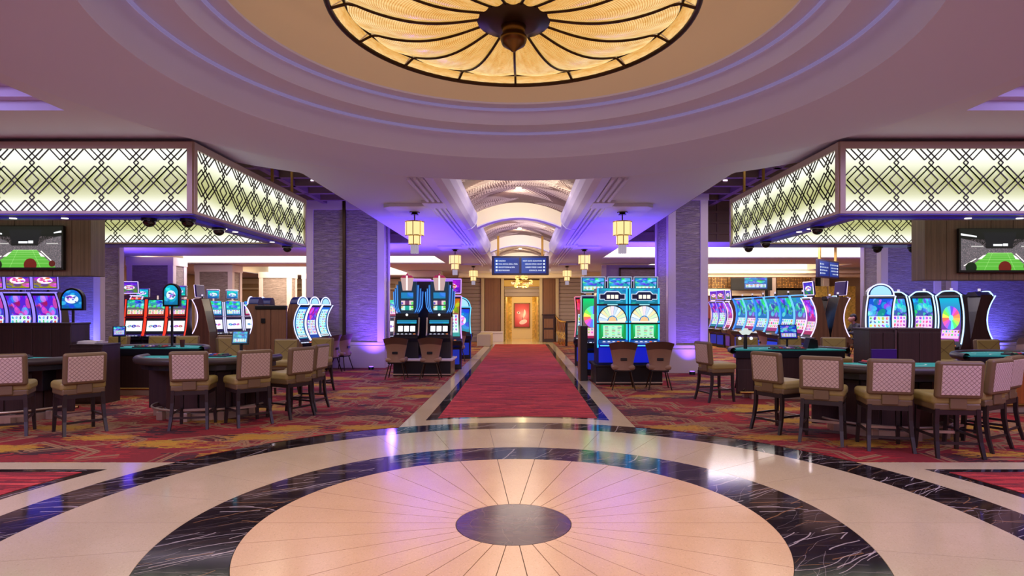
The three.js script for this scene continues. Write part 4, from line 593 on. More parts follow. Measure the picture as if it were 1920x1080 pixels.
function flatSlot(o, { w = 0.6, H = 1.95, body = M.plastic, trim = M.red, up, low, rim = 0xff4020, topper }) {
  mesh('cabinet', extrude(shape([[-0.3, 0], [0.16, 0], [0.18, 0.6], [0.3, 0.68], [0.3, 0.75], [0.16, 0.86], [0.06, 1.34], [0.06, 1.4], [-0.02, H], [-0.26, H]]), w).rotateY(-Math.PI / 2).translate(w / 2, 0, 0), body, o);
  const scr = (n, y, h, rx, z, t) => mesh(n, tilt(new THREE.PlaneGeometry(w - 0.1, h), rx, 0, 0, 0, y, z), show(t), o);
  scr('lower_screen', 1.1, 0.44, -0.205, 0.118, low); scr('upper_screen', 1.68, 0.5, -0.145, 0.03, up);
  for (const s of [-1, 1]) mesh('trim_light', tube([[s * w / 2, 0.8, 0.24], [s * w / 2, 1.0, 0.15], [s * w / 2, 1.36, 0.07], [s * w / 2, H, 0]], 0.022, 18, 6), glow(rim, 0.8), o);
  mesh('middle_trim', box(w, 0.05, 0.06, 0, 1.375, 0.06, 0.012), trim, o); mesh('button_deck', box(w - 0.04, 0.05, 0.18, 0, 0.77, 0.24, 0.012), M.blk, o); for (let j = 0; j < 4; j++) mesh('button', box(0.06, 0.02, 0.05, -0.16 + j * 0.1, 0.8, 0.25, 0.006, 1), glow(0xdfe8ff, 0.9), o);
  mesh('signal_lamp', cyl(0.025, 0.025, 0.12, 0, H + 0.06, -0.05, 10), glow(0xf0d0c8, 0.7), o);
  if (topper) { mesh('topper', box(w - 0.12, 0.36, 0.08, 0, H + 0.26, -0.1, 0.06, 3), M.chrome, o); mesh('topper_screen', new THREE.PlaneGeometry(w - 0.22, 0.26).translate(0, H + 0.26, -0.058), show(topper), o); }
}
const SP = {
  blue: proto('slot_machine', 'slot machine', (o) => curvedSlot(o, { w: 0.86, H: 2.08, er: 0.035, bez: 0.16, edge: 0x2f74ff, k: 1.6, tex: screen('scene', 200, 210, 11), side: M.woodMid, belly: 0x1a48ff })),
  blue2: proto('slot_machine', 'slot machine', (o) => curvedSlot(o, { w: 0.86, H: 2.08, er: 0.035, bez: 0.16, edge: 0x5aa4ff, k: 1.6, tex: screen('scene', 205, 320, 12), side: M.woodMid, belly: 0x1a48ff })),
  purple: proto('slot_machine', 'slot machine', (o) => curvedSlot(o, { w: 0.56, H: 2.0, edge: 0x8d7bff, k: 1.2, tex: screen('reels', 265, 190, 13), topper: screen('logo', 265, 60, 14), side: M.plastic })),
  white: proto('slot_machine', 'slot machine', (o) => curvedSlot(o, { w: 0.53, H: 1.96, hood: 0.09, er: 0.015, bez: 0.15, edge: 0xa8d0ff, k: 1.9, tex: screen('wheel', 190, 300, 15), side: M.wood, top: 'flat', belly: 0x2060ff })),
  white2: proto('slot_machine', 'slot machine', (o) => curvedSlot(o, { w: 0.53, H: 1.96, hood: 0.09, er: 0.015, bez: 0.15, edge: 0xa8d0ff, k: 1.9, tex: screen('reels', 205, 320, 16), side: M.wood, belly: 0x2060ff })),
  woodLeft: proto('slot_machine', 'slot machine', (o) => curvedSlot(o, { w: 0.62, H: 2.1, edge: 0xe8d4f4, k: 1.5, tex: screen('scene', 5, 330, 63), side: M.woodMid, topper: screen('reels', 200, 250, 64), topTurn: 1.57, belly: 0xa02020 })),
  woodRight: proto('slot_machine', 'slot machine', (o) => curvedSlot(o, { w: 0.62, H: 2.1, edge: 0xc0a8ff, k: 1.5, tex: screen('scene', 5, 330, 63), side: M.woodMid, topper: screen('logo', 262, 90, 65), topTurn: -1.57, belly: 0xa02020 })),
  wood: proto('slot_machine', 'slot machine', (o) => curvedSlot(o, { w: 0.62, H: 1.98, edge: 0xd8c4ff, k: 1.5, tex: screen('scene', 275, 330, 17), side: M.woodMid, topper: screen('logo', 250, 120, 18), belly: 0x5020a0 })),
  arch: proto('slot_machine', 'slot machine', (o) => curvedSlot(o, { w: 0.45, H: 1.76, er: 0.012, bez: 0.13, edge: 0xc4d0ff, k: 1.5, tex: screen('pay', 215, 190, 19), side: M.woodMid, top: 'arch', belly: 0x4018c0 })),
  archTall: proto('slot_machine', 'slot machine', (o) => curvedSlot(o, { w: 0.6, H: 1.95, edge: 0xc4d0ff, k: 1.5, tex: screen('reels', 220, 195, 62), side: M.plastic, top: 'arch', belly: 0x1858ff })),
  arch2: proto('slot_machine', 'slot machine', (o) => curvedSlot(o, { w: 0.45, H: 1.76, er: 0.012, bez: 0.13, edge: 0xd4d0ff, k: 1.5, tex: screen('reels', 285, 215, 20), side: M.woodMid, top: 'arch', belly: 0x4018c0 })),
  red: proto('slot_machine', 'slot machine', (o) => flatSlot(o, { up: screen('scene', 190, 10, 21), low: screen('cards', 190, 350, 22) })),
  redTop: proto('slot_machine', 'slot machine', (o) => flatSlot(o, { up: screen('scene', 195, 5, 23), low: screen('cards', 230, 320, 24), topper: screen('logo', 195, 175, 25) })),
  dark: proto('slot_machine', 'slot machine', (o) => flatSlot(o, { up: screen('reels', 195, 340, 26), low: screen('cards', 200, 220, 27), rim: 0xd8d8ff, trim: M.chrome, H: 1.9, w: 0.58 })),
  darkTop: proto('slot_machine', 'slot machine', (o) => flatSlot(o, { up: screen('scene', 185, 200, 28), low: screen('cards', 205, 185, 29), rim: 0xd8d8ff, trim: M.chrome, H: 1.9, w: 0.58, topper: screen('logo', 180, 215, 30) })),
  tall: proto('slot_machine', 'slot machine', (o) => curvedSlot(o, { w: 0.62, H: 1.95, edge: 0xb8c4d8, k: 0.6, tex: screen('wheel', 150, 340, 31), side: M.wood, topper: screen('scene', 195, 170, 32) })),
  pink: proto('slot_machine', 'slot machine', (o) => curvedSlot(o, { w: 0.56, H: 2.0, edge: 0xf08098, k: 0.9, tex: screen('reels', 0, 180, 33), side: M.plastic })),
  sign: proto('slot_machine', 'slot machine', (o) => curvedSlot(o, { w: 0.66, H: 2.0, edge: 0xc090ff, k: 1.4, tex: screen('reels', 20, 180, 34), topper: screen('logo', 285, 270, 35), side: M.purple })),
  cyan: proto('slot_machine', 'slot machine', (o) => curvedSlot(o, { w: 0.7, H: 1.72, edge: 0x60c8ff, k: 1.3, tex: screen('logo', 215, 185, 36), side: M.blue, top: 'arch' })),
};
const SM = (kind, label, x, d, turn = 0, group, y = 0) => place(SP[kind], label, [x, d, y], turn, group);
// left side
SM('purple', 'purple slot machine with tilted top screen, cut by the left edge of the photo', -11.62, 13.2, 0.12); SM('purple', 'purple slot machine with tilted top screen, middle one at the left edge', -11.02, 13.2, 0.12); SM('purple', 'purple slot machine with tilted top screen beside the stone column at the left', -10.42, 13.2, 0.12);
SM('woodLeft', 'wood sided slot machine in profile with white edge, left of the red trimmed machines', -13.62, 19.7, -1.57); SM('woodRight', 'wood sided slot machine backing onto the white edged one, facing right', -12.9, 19.7, 1.57);
SM('red', 'red trimmed slot machine with two screens, leftmost of the three', -12.2, 18.9, 0.08); SM('red', 'red trimmed slot machine with two screens, middle of the three', -11.53, 18.9, 0.08); SM('redTop', 'red trimmed slot machine with two screens, behind the arched turquoise sign', -10.86, 18.9, 0.08);
SM('redTop', 'slot machine in a second row whose screen topper shows over the red trimmed ones', -13.3, 20.9, 0.1);
SM('darkTop', 'black slot machine with oval top screen, leftmost of the dark bank', -10.75, 20.9, 0.8); SM('darkTop', 'black slot machine with oval top screen, middle of the dark bank', -10.3, 21.35, 0.8); SM('dark', 'black slot machine without topper, right end of the dark bank', -9.85, 21.8, 0.8);
SM('wood', 'slot machine with wooden side facing us left of the dark bank', -10.45, 19.65, -1.5);
SM('arch', 'round topped slot machine with white edge, nearest the wooden end', -5.55, 14.9, 1.25); SM('arch2', 'round topped slot machine with purple screen, middle of its three', -5.44, 15.42, 1.25); SM('arch', 'round topped slot machine with white edge, against the left column', -5.33, 15.94, 1.25);
SM('arch2', 'round topped slot machine behind the wooden end, facing left', -6.6, 15.0, -1.5); SM('arch', 'second round topped slot machine behind the wooden end, facing left', -6.6, 15.7, -1.5);
{ const o = thing('bank_end_panel', 'wooden end panel of the round topped slot bank left of the column', 'panel', [-5.98, 14.35]); for (const s of [-1, 1]) mesh('board', box(0.37, 1.62, 0.06, s * 0.19, 0.81, 0, 0.008), M.woodMid, o); mesh('dark_cap', box(0.76, 0.1, 0.1, 0, 1.67, 0, 0.02), M.blk, o); mesh('plate', box(0.1, 0.12, 0.02, -0.18, 1.35, 0.04, 0.006), M.blk, o); }
// skyscraper-shaped pair by the aisle
const deco = proto('slot_machine', 'slot machine', (o) => {
  const w = 0.62; mesh('cabinet', extrude(shape([[-0.32, 0], [0.2, 0], [0.2, 0.4], [0.34, 0.5], [0.34, 0.56], [0.2, 0.62], [0.12, 0.98], [0.12, 1.02], [-0.3, 1.02]]), w - 0.04).rotateY(-Math.PI / 2).translate(w / 2 - 0.02, 0, 0), M.plastic, o);
  for (const s of [-1, 1]) mesh('side_rail', tube([[s * 0.3, 0.56, 0.3], [s * 0.3, 0.66, 0.22], [s * 0.3, 1.0, 0.14]], 0.018, 10, 6), M.champagne, o);
  const lean = -0.2; mesh('reel_glass', tilt(new THREE.PlaneGeometry(0.52, 0.36), lean, 0, 0, 0, 0.8, 0.175), std(0x0a0c14, { roughness: 0.1 }), o);
  for (let k = -1; k <= 1; k++) mesh('reel', tilt(box(0.12, 0.14, 0.02, 0, 0, 0, 0.012), lean, 0, 0, k * 0.15, 0.73, 0.196), glow(0xf4f4ff, 1), o);
  mesh('award_panel', tilt(box(0.48, 0.09, 0.02, 0, 0, 0, 0.02), lean, 0, 0, 0, 0.9, 0.165), show(screen('reels', 200, 190, 41), 0.9), o);
  mesh('header', box(0.56, 0.1, 0.1, 0, 1.06, 0.1, 0.012), M.blk, o); mesh('header_lamp', ball(0.03, 0, 1.07, 0.16), glow(0xffffff, 1.2), o);
  mesh('button_deck', box(0.54, 0.04, 0.2, 0, 0.575, 0.26, 0.012), M.blk, o); for (let j = 0; j < 5; j++) mesh('button', box(0.05, 0.02, 0.05, -0.2 + j * 0.1, 0.6, 0.27, 0.006, 1), glow(j === 4 ? 0xff9040 : 0xe8ecff, 0.9), o);
  // stepped tower
  const tw = (hw, y1) => extrude(shape([[-hw * 0.72, 1.1], [hw * 0.72, 1.1], [hw, 1.24], [hw * 1.06, y1], [-hw * 1.06, y1], [-hw, 1.24]]), 0.1);
  [[0.35, 1.66, -0.16, glow(0x16469a, 0.7)], [0.31, 1.74, -0.11, glow(0x0e2c66, 0.7)], [0.26, 1.82, -0.06, glow(0x1a4f9c, 0.7)], [0.21, 1.9, -0.01, glow(0x12364e, 0.6)]].forEach(([hw, y1, z, m]) => mesh('tower_fin', tw(hw, y1).translate(0, 0, z), m, o));
  for (let s of [-1, 1]) for (let k = 0; k < 3; k++) { const x = s * (0.245 + k * 0.05), top = 1.8 - k * 0.08; mesh('fin_light', tube([[x * 0.78, 1.14, 0.045 - k * 0.05], [x, 1.3, 0.045 - k * 0.05], [x * 1.07, top, 0.045 - k * 0.05]], 0.008, 10, 5), glow(0x4c9cf0, 1.1), o); }
  [[1.55, 0.15, screen('logo', 200, 200, 42)], [1.37, 0.1, screen('reels', 205, 350, 43)], [1.24, 0.11, screen('reels', 185, 170, 44)]].forEach(([y, h, t]) => mesh('tower_screen', box(0.3, h, 0.02, 0, y, 0.1, 0.02), show(t, 1.0), o));
  mesh('crown', extrude(shape([[-0.1, 1.68], [0.1, 1.68], [0.15, 1.98], [-0.15, 1.98]]), 0.05, 0.008).translate(0, 0, 0.08), glow(0xd8b4b0, 0.7), o); mesh('crown_light', box(0.035, 0.36, 0.03, 0, 1.86, 0.15, 0.01), glow(0xfff0ec, 1.4), o); mesh('crown_cap', extrude(shape([[-0.16, 1.98], [0.16, 1.98], [0.1, 2.04], [0.03, 2.04], [0, 2.1], [-0.03, 2.04], [-0.1, 2.04]]), 0.06, 0.006).translate(0, 0, 0.07), glow(0xb81818, 0.6), o);
});
const plinth = (label, x0, x1, d, h, dp, edge) => { const o = thing('slot_island', label, 'base', [(x0 + x1) / 2, d]); mesh('body', box(x1 - x0, h - 0.05, dp, 0, (h - 0.05) / 2, -dp / 2, 0.01), M.blk, o); mesh('top', box(x1 - x0 + 0.1, 0.05, dp + 0.1, 0, h - 0.025, -dp / 2, 0.012), edge, o); mesh('kick_strip', box(x1 - x0 + 0.02, 0.03, 0.02, 0, 0.05, 0.01, 0.006), M.champagne, o); return o; };
plinth('black plinth with marble top under the skyscraper shaped slot pair', -3.05, -1.66, 14.4, 0.42, 0.95, M.stone);
place(deco, 'skyscraper shaped slot machine with glowing crown, left of the pair by the column', [-2.78, 14.85, 0.42], 0.03); place(deco, 'skyscraper shaped slot machine with glowing crown, right of the pair near the aisle', [-1.98, 14.85, 0.42], 0.03);
SM('sign', 'purple edged slot machine with logo topper, right of the skyscraper pair', -1.92, 16.2, 0.25, undefined, 0); SM('sign', 'purple slot machine with logo topper, hidden between the skyscraper pair', -2.75, 16.3, 0.2, undefined, 0);
SM('cyan', 'small blue slot machine with arched top at the far left of the aisle', -1.98, 19.6, 0.25); SM('cyan', 'blue slot machine in profile behind the small arched one, left of the aisle', -2.1, 21.0, 1.2);
SM('dark', 'black slot machine whose lit edge shows between column and skyscraper pair', -4.1, 18.6, 0.9);
// wheel pair right of the aisle
const wheel = proto('slot_machine', 'slot machine', (o) => {
  const w = 0.67; mesh('cabinet', box(w, 1.98, 0.5, 0, 0.99, -0.26, 0.012), M.deepBlue, o);
  for (const s of [-1, 1]) { mesh('edge_light', box(0.035, 1.55, 0.04, s * (w / 2 - 0.022), 1.2, 0.0, 0.012), glow(0x28a8ff, 1.5), o); }
  mesh('marquee', new THREE.PlaneGeometry(0.58, 0.4).translate(0, 1.77, 0.004), show(screen('logo', 198, 190, 51), 0.9), o);
  mesh('marquee_badge', [extrude(shape([[-0.26, -0.06], [-0.16, -0.06], [-0.16, -0.09], [0.16, -0.09], [0.16, -0.06], [0.26, -0.06], [0.26, 0.05], [0.17, 0.05], [0.12, 0.11], [-0.12, 0.11], [-0.17, 0.05], [-0.26, 0.05]]), 0.012, 0.004).translate(0, 1.76, 0.008)], M.deepBlue, o);
  mesh('badge_plate', extrude(shape([[-0.28, -0.08], [-0.17, -0.08], [-0.17, -0.11], [0.17, -0.11], [0.17, -0.08], [0.28, -0.08], [0.28, 0.07], [0.19, 0.07], [0.13, 0.14], [-0.13, 0.14], [-0.19, 0.07], [-0.28, 0.07]]), 0.006).translate(0, 1.76, 0.006), glow(0xc8dcf4, 0.9), o);
  for (let k = 0; k < 3; k++) mesh('badge_window', box(0.07, 0.1, 0.012, -0.09 + k * 0.09, 1.75, 0.03, 0.006, 1), glow(0xfff4e0, 1), o);
  mesh('divider', [box(w, 0.045, 0.03, 0, 1.545, 0.012, 0.008), box(w, 0.04, 0.03, 0, 1.06, 0.012, 0.008)], M.blk, o); mesh('divider_light', box(0.22, 0.02, 0.012, 0, 1.545, 0.028, 0.004, 1), glow(0xa0e0ff, 1.2), o);
  mesh('wheel_backing', new THREE.PlaneGeometry(0.58, 0.44).translate(0, 1.3, 0.003), glow(0x1e8ed8, 0.8), o);
  const semi = (r0, r1, a0, a1) => { const p = []; for (let i = 0; i <= 4; i++) { const a = a0 + (a1 - a0) * i / 4; p.push([Math.cos(a) * r1, Math.sin(a) * r1]); } for (let i = 4; i >= 0; i--) { const a = a0 + (a1 - a0) * i / 4; p.push([Math.cos(a) * r0, Math.sin(a) * r0]); } return p; };
  const cols = [0xf4f0d8, 0xd8f0c0, 0xf6e6b0, 0xe8f2ec, 0xc8dcf4, 0xf4e0e8]; for (let k = 0; k < 11; k++) mesh('wheel_sector', extrude(shape(semi(0.1, 0.275, Math.PI * k / 11 + 0.015, Math.PI * (k + 1) / 11 - 0.015)), 0.01).translate(0, 1.12, 0.008), glow(cols[k % 6], 0.95), o);
  mesh('wheel_hub', extrude(shape(semi(0.001, 0.085, 0, Math.PI)), 0.014).translate(0, 1.12, 0.008), glow(0xffc890, 0.9), o); mesh('wheel_rim', new THREE.TorusGeometry(0.283, 0.012, 6, 30, Math.PI).translate(0, 1.12, 0.015), M.blk, o);
  mesh('wheel_base', box(0.56, 0.045, 0.012, 0, 1.103, 0.01, 0.004, 1), glow(0xf2f6e4, 0.9), o);
  mesh('lower_frame', box(0.6, 0.38, 0.02, 0, 0.85, 0.004, 0.006, 1), glow(0x18a850, 0.7), o); mesh('lower_screen', new THREE.PlaneGeometry(0.48, 0.36).translate(0, 0.85, 0.018), show(screen('pay', 160, 140, 52), 1.05), o);
  mesh('button_deck', extrude(shape([[0, 0.52], [0.3, 0.5], [0.3, 0.56], [0, 0.64]]), w - 0.04).rotateY(-Math.PI / 2).translate(w / 2 - 0.02, 0, 0), M.blue, o); for (let j = 0; j < 5; j++) mesh('button', box(0.05, 0.02, 0.05, -0.2 + j * 0.1, 0.6, 0.18, 0.006, 1), glow(j === 3 ? 0xff7020 : 0xe0ecff, 0.9), o);
  mesh('deck_light', box(w - 0.06, 0.025, 0.02, 0, 0.5, 0.31, 0.006, 1), glow(0x58c0ff, 1.5), o); mesh('belly_panel', new THREE.PlaneGeometry(w - 0.08, 0.4).translate(0, 0.24, 0.003), glow(0x0c1cc8, 0.7), o);
  for (const m of o.children) if (/^wheel_(sector|hub|rim)/.test(m.name)) m.geometry.translate(0, -1.12, 0).scale(1.1, 1.42, 1).translate(0, 1.12, 0);
  for (const m of o.children) m.geometry.scale(1, 0.83, 1);
});
plinth('black plinth under the blue wheel slot pair', 1.66, 3.08, 12.75, 0.44, 1.0, M.blk);
place(wheel, 'blue slot machine with half wheel and green pay screen, left of the pair', [2.02, 12.85, 0.44], 0); place(wheel, 'blue half wheel slot machine with green pay screen, right of the pair by the column', [2.71, 12.85, 0.44], 0);
SM('tall', 'tall slot machine showing left of the blue wheel pair with its lit top screen', 1.82, 14.7, -0.05, undefined, 0.02); SM('tall', 'tall slot machine behind the left wheel machine, only its top screen showing', 2.46, 14.7, -0.02, undefined, 0.02); SM('tall', 'tall slot machine behind the right wheel machine, only its top screen showing', 3.1, 14.7, -0.02, undefined, 0.02);
SM('pink', 'pink edged slot machine at the far end of the right slot row', 1.9, 17.2, -0.3);
{ const o = thing('side_post', 'dark copper edged service pillar left of the blue wheel pair', 'pillar', [1.48, 13.7]); mesh('body', box(0.16, 1.25, 0.4, 0, 0.62, 0, 0.01), M.blk, o); mesh('copper_edge', box(0.03, 1.25, 0.42, -0.09, 0.62, 0, 0.008), M.woodMid, o); }
// right side
for (let k = 0; k < 6; k++) SM(k % 2 ? 'blue' : 'blue2', `blue edged curved slot machine, ${['nearest', 'second', 'third', 'fourth', 'fifth', 'farthest'][k]} in the receding row beside the wooden end`, 8.75, 18.3 + k * 1.0, -Math.PI / 2 + 0.12);
SM('wood', 'wood sided slot machine with purple topper, left half of the wooden row end', 8.55, 17.3, -Math.PI / 2); SM('wood', 'wood sided slot machine with purple topper, right half of the wooden row end', 9.22, 17.3, Math.PI / 2); SM('white2', 'slot machine in profile with white edge right of the wooden row end', 9.55, 18.4, Math.PI / 2);
SM('purple', 'violet slot machine beside the right column, nearer of two', 8.75, 25.6, -Math.PI / 2 + 0.3); SM('purple', 'violet slot machine beside the right column, farther of two', 8.75, 26.5, -Math.PI / 2 + 0.3); SM('wood', 'dark slot machine end between the violet pair and the blue row', 8.75, 24.6, -Math.PI / 2);
SM('archTall', 'tall round topped blue slot machine right of the seated person', 8.4, 13.9, -0.25);
SM('white2', 'white outlined curved slot machine with blue screen, leftmost of the right carousel', 9.3, 14.55, -0.95); SM('white2', 'white outlined curved slot machine with a symbol grid, middle of the right carousel', 9.62, 14.1, -0.95); SM('white', 'white outlined curved slot machine with bright colour wheel, right of the carousel', 9.94, 13.65, -0.95); SM('white', 'white outlined curved slot machine in profile facing right at the end of the carousel', 10.75, 13.95, Math.PI / 2 - 0.1);

// ------------------------------------------------------------------ slot chairs
const chairProto = proto('slot_chair', 'chair', (o) => {
  const n = 14, half = (v) => 0.19 + 0.1 * Math.pow(v, 1.4) + 0.035 * Math.max(0, v - 0.8) * 5 * (1.1 - v), th = (v) => 0.045 * Math.sqrt(Math.max(0.02, Math.sin(Math.PI * Math.min(0.98, Math.max(0.02, v)))));
  const g = (v0, v1) => grid((u, v) => { v = v0 + (v1 - v0) * v; const back = u < 0.5, t = back ? u * 4 - 1 : 3 - u * 4, hw = half(v), x = t * hw, z = 0.2 + 0.1 * v * v - 0.05 * Math.sin(v * 3) - 0.15 * t * t * (0.4 + 0.6 * v) + (back ? th(v) : -th(v)) * Math.sqrt(Math.max(0, 1 - t ** 4)) * 0.8; return [x, 0.4 + v * 0.58 - 0.05 * t * t * v, z]; }, n * 4, 10);
  const b = mesh('backrest', g(0, 0.74), M.brownLight, o); mesh('headrest', g(0.72, 1), M.brown, o, 'dark brown upper band'); mesh('grip_slot', box(0.13, 0.06, 0.02, 0, 0.62, 0.215, 0.01), M.blk, b);
  mesh('seat', box(0.46, 0.1, 0.44, 0, 0.45, -0.03, 0.045, 3), M.brownLight, o); mesh('seat_pan', box(0.36, 0.04, 0.36, 0, 0.385, -0.01, 0.012), M.blk, o);
  for (const s of [-1, 1]) for (const f of [-1, 1]) mesh('leg', bar([s * 0.14, 0.38, f * 0.13], [s * 0.23, 0, f * 0.22], 0.013), M.bronze, o);
});
const CH = (label, x, d, turn) => place(chairProto, label, [x, d], turn);
CH('brown slot chair seen from behind at the left skyscraper machine', -2.86, 13.9, 0.02); CH('brown slot chair seen from behind at the right skyscraper machine', -2.06, 13.9, 0.02);
CH('brown slot chair seen from behind at the left wheel machine', 2.12, 12.1, -0.08); CH('brown slot chair seen from behind at the right wheel machine', 2.85, 12.1, -0.08);
CH('brown curved slot chair in profile, nearest of three before the left column', -4.98, 14.7, 1.35); CH('brown curved slot chair in profile, middle of three before the left column', -4.88, 15.3, 1.35); CH('brown curved slot chair in profile, right of three before the left column', -4.76, 15.92, 1.35);
CH('dark slot chair at the small blue machine left of the aisle', -1.95, 18.7, 0.1); CH('slot chair turned sideways beside the dark bank', -7.4, 16.4, -0.6); CH('slot chair behind the left dealer table with a pale lit back', -9.6, 13.0, 0.7); CH('slot chair with rounded back between the far right table and the podium', 6.75, 12.6, -0.9); CH('slot chair tucked at the end of the blue curved row', 7.6, 18.3, -1.6); CH('slot chair by the violet machines beyond the right column', 7.4, 25.3, -1.5); CH('slot chair at the right carousel behind the orange wood table', 11.6, 13.8, 1.4);
// added violet uplight bars at the machine banks, to tint the soffit
for (const [s, d, x] of [[-1, 15.6, -2.35], [1, 15.5, 2.5]]) { const o = thing('added_uplight_bar', `added violet uplight bar on the slot bank ${s < 0 ? 'left' : 'right'} of the aisle`, 'light', [x, d, 0]); mesh('stand', box(1.2, 2.36, 0.12, 0, 1.18, 0, 0.01), M.blk, o); mesh('lamp', box(1.2, 0.03, 0.1, 0, 2.375, 0, 0.01), glow(VIOLET, 2.5), o); }

for (const [label, x, d] of [['added violet floor uplight before the left column', -4.0, 16.05], ['added violet floor uplight before the right column', 4.3, 14.78], ['added blue floor uplight behind the right carousel', 12.9, 16.05], ['added blue floor uplight before the narrow column by the seated person', 10.6, 15.85], ['added blue floor uplight before the far left column', -12.2, 16.25]]) { const o = thing('added_floor_uplight', label, 'light', [x, d]); mesh('housing', cyl(0.07, 0.08, 0.07, 0, 0.042, 0), M.blk, o); mesh('lamp', cyl(0.055, 0.055, 0.015, 0, 0.085, 0), glow(VIOLET, 3), o); }  // added lamps that give the columns their violet and blue glow
for (const [label, x, d] of [['added violet wall washer behind the left aisle column', -4.8, 17.45], ['added violet wall washer behind the right aisle column', 4.3, 17.2], ['added violet wall washer behind the far left column', -12.8, 17.8], ['added violet wall washer behind the far right column', 10.7, 17.4]]) { const o = thing('added_wall_washer', label, 'light', [x, d, 2.3]); mesh('bracket', box(0.8, 0.12, 0.34, 0, 0.06, 0), M.blk, o); mesh('lamp', box(0.76, 0.03, 0.3, 0, 0.135, 0, 0.01), glow(VIOLET, 2.5), o); }  // added lamps, out of sight, that turn the soffit violet
{ const w = structure('wall_partition'); mesh('wall_panel', box(3.0, 3.5, 0.2, 4.9, 1.75, -25), std(0xa89cc4, { roughness: 0.7 }), w); mesh('wall_strip', box(0.2, 3.5, 0.1, 3.5, 1.75, -24.87), M.stone, w);
  const m = thing('framed_mural', 'dark framed landscape mural high on the wall behind the wheel machines', 'painting', [FX(1196, 24.8), 24.86, FY(526, 24.8)]); mesh('frame', [box(1.5, 0.07, 0.08, 0, 0.5, 0.02), box(1.5, 0.07, 0.08, 0, -0.5, 0.02), box(0.07, 1.07, 0.08, -0.74, 0, 0.02), box(0.07, 1.07, 0.08, 0.74, 0, 0.02)], M.bronze, m); mesh('picture', box(1.44, 0.96, 0.03), std(0xffffff, { map: rippleCol }), m); }
// ------------------------------------------------------------------ bar area beyond the right machines
{
  const b = structure('wall_bar'); mesh('dark_panel', box(7.2, 3.4, 0.2, 11.6, 1.7, -29.9), M.plastic, b);
  for (const x of [8.4, 9.6, 12.0, 12.55, 14.5, 15.2]) mesh('pilaster', box(0.3, 3.4, 0.34, x, 1.7, -29.7, 0.02), M.stone, b);
  for (const [x0, x1] of [[8.6, 11.9], [12.7, 14.4]]) for (let k = 0; k < 4; k++) mesh('mosaic_panel', box((x1 - x0) / 4 - 0.02, 0.7, 0.2, x0 + (k + 0.5) * (x1 - x0) / 4, 3.05, -29.5, 0.01), M.mosaic, b);
  mesh('valance', box(3.4, 0.35, 0.3, 10.2, 2.5, -29.5, 0.02), M.cream, b); mesh('red_panel', box(1.4, 1.1, 0.1, 9.4, 1.75, -29.6), std(0x5c1416), b); mesh('grey_panel', box(1.3, 1.6, 0.1, 13.4, 1.8, -29.55), std(0x4c4c48), b);
  for (const x of [14.9, 15.6, 16.3]) mesh('mosaic_panel', box(0.6, 2.6, 0.1, x, 1.5, -29.5, 0.01), M.gold, b); mesh('bar_ledge', box(8, 0.12, 0.5, 12, 3.45, -29.4, 0.03), M.cream, b); mesh('soffit_step', [box(11, 0.12, 0.6, 13, 3.2, -27.6), box(11, 0.12, 0.5, 13, 3.35, -27.3)], M.cream, b);
  const tv = thing('bar_television', 'wide blue and white television over the bar beyond the machines', 'television', [FX(1417, 28.8), 28.8, FY(530, 28.8)]); mesh('bezel', box(2.0, 0.75, 0.1, -0.2, 0, -0.04, 0.02), M.blk, tv); mesh('screen', new THREE.PlaneGeometry(1.1, 0.58).rotateZ(Math.PI / 2 * 0).translate(0, 0, 0.012), show(screen('scene', 205, 215, 61), 1.1), tv);
}
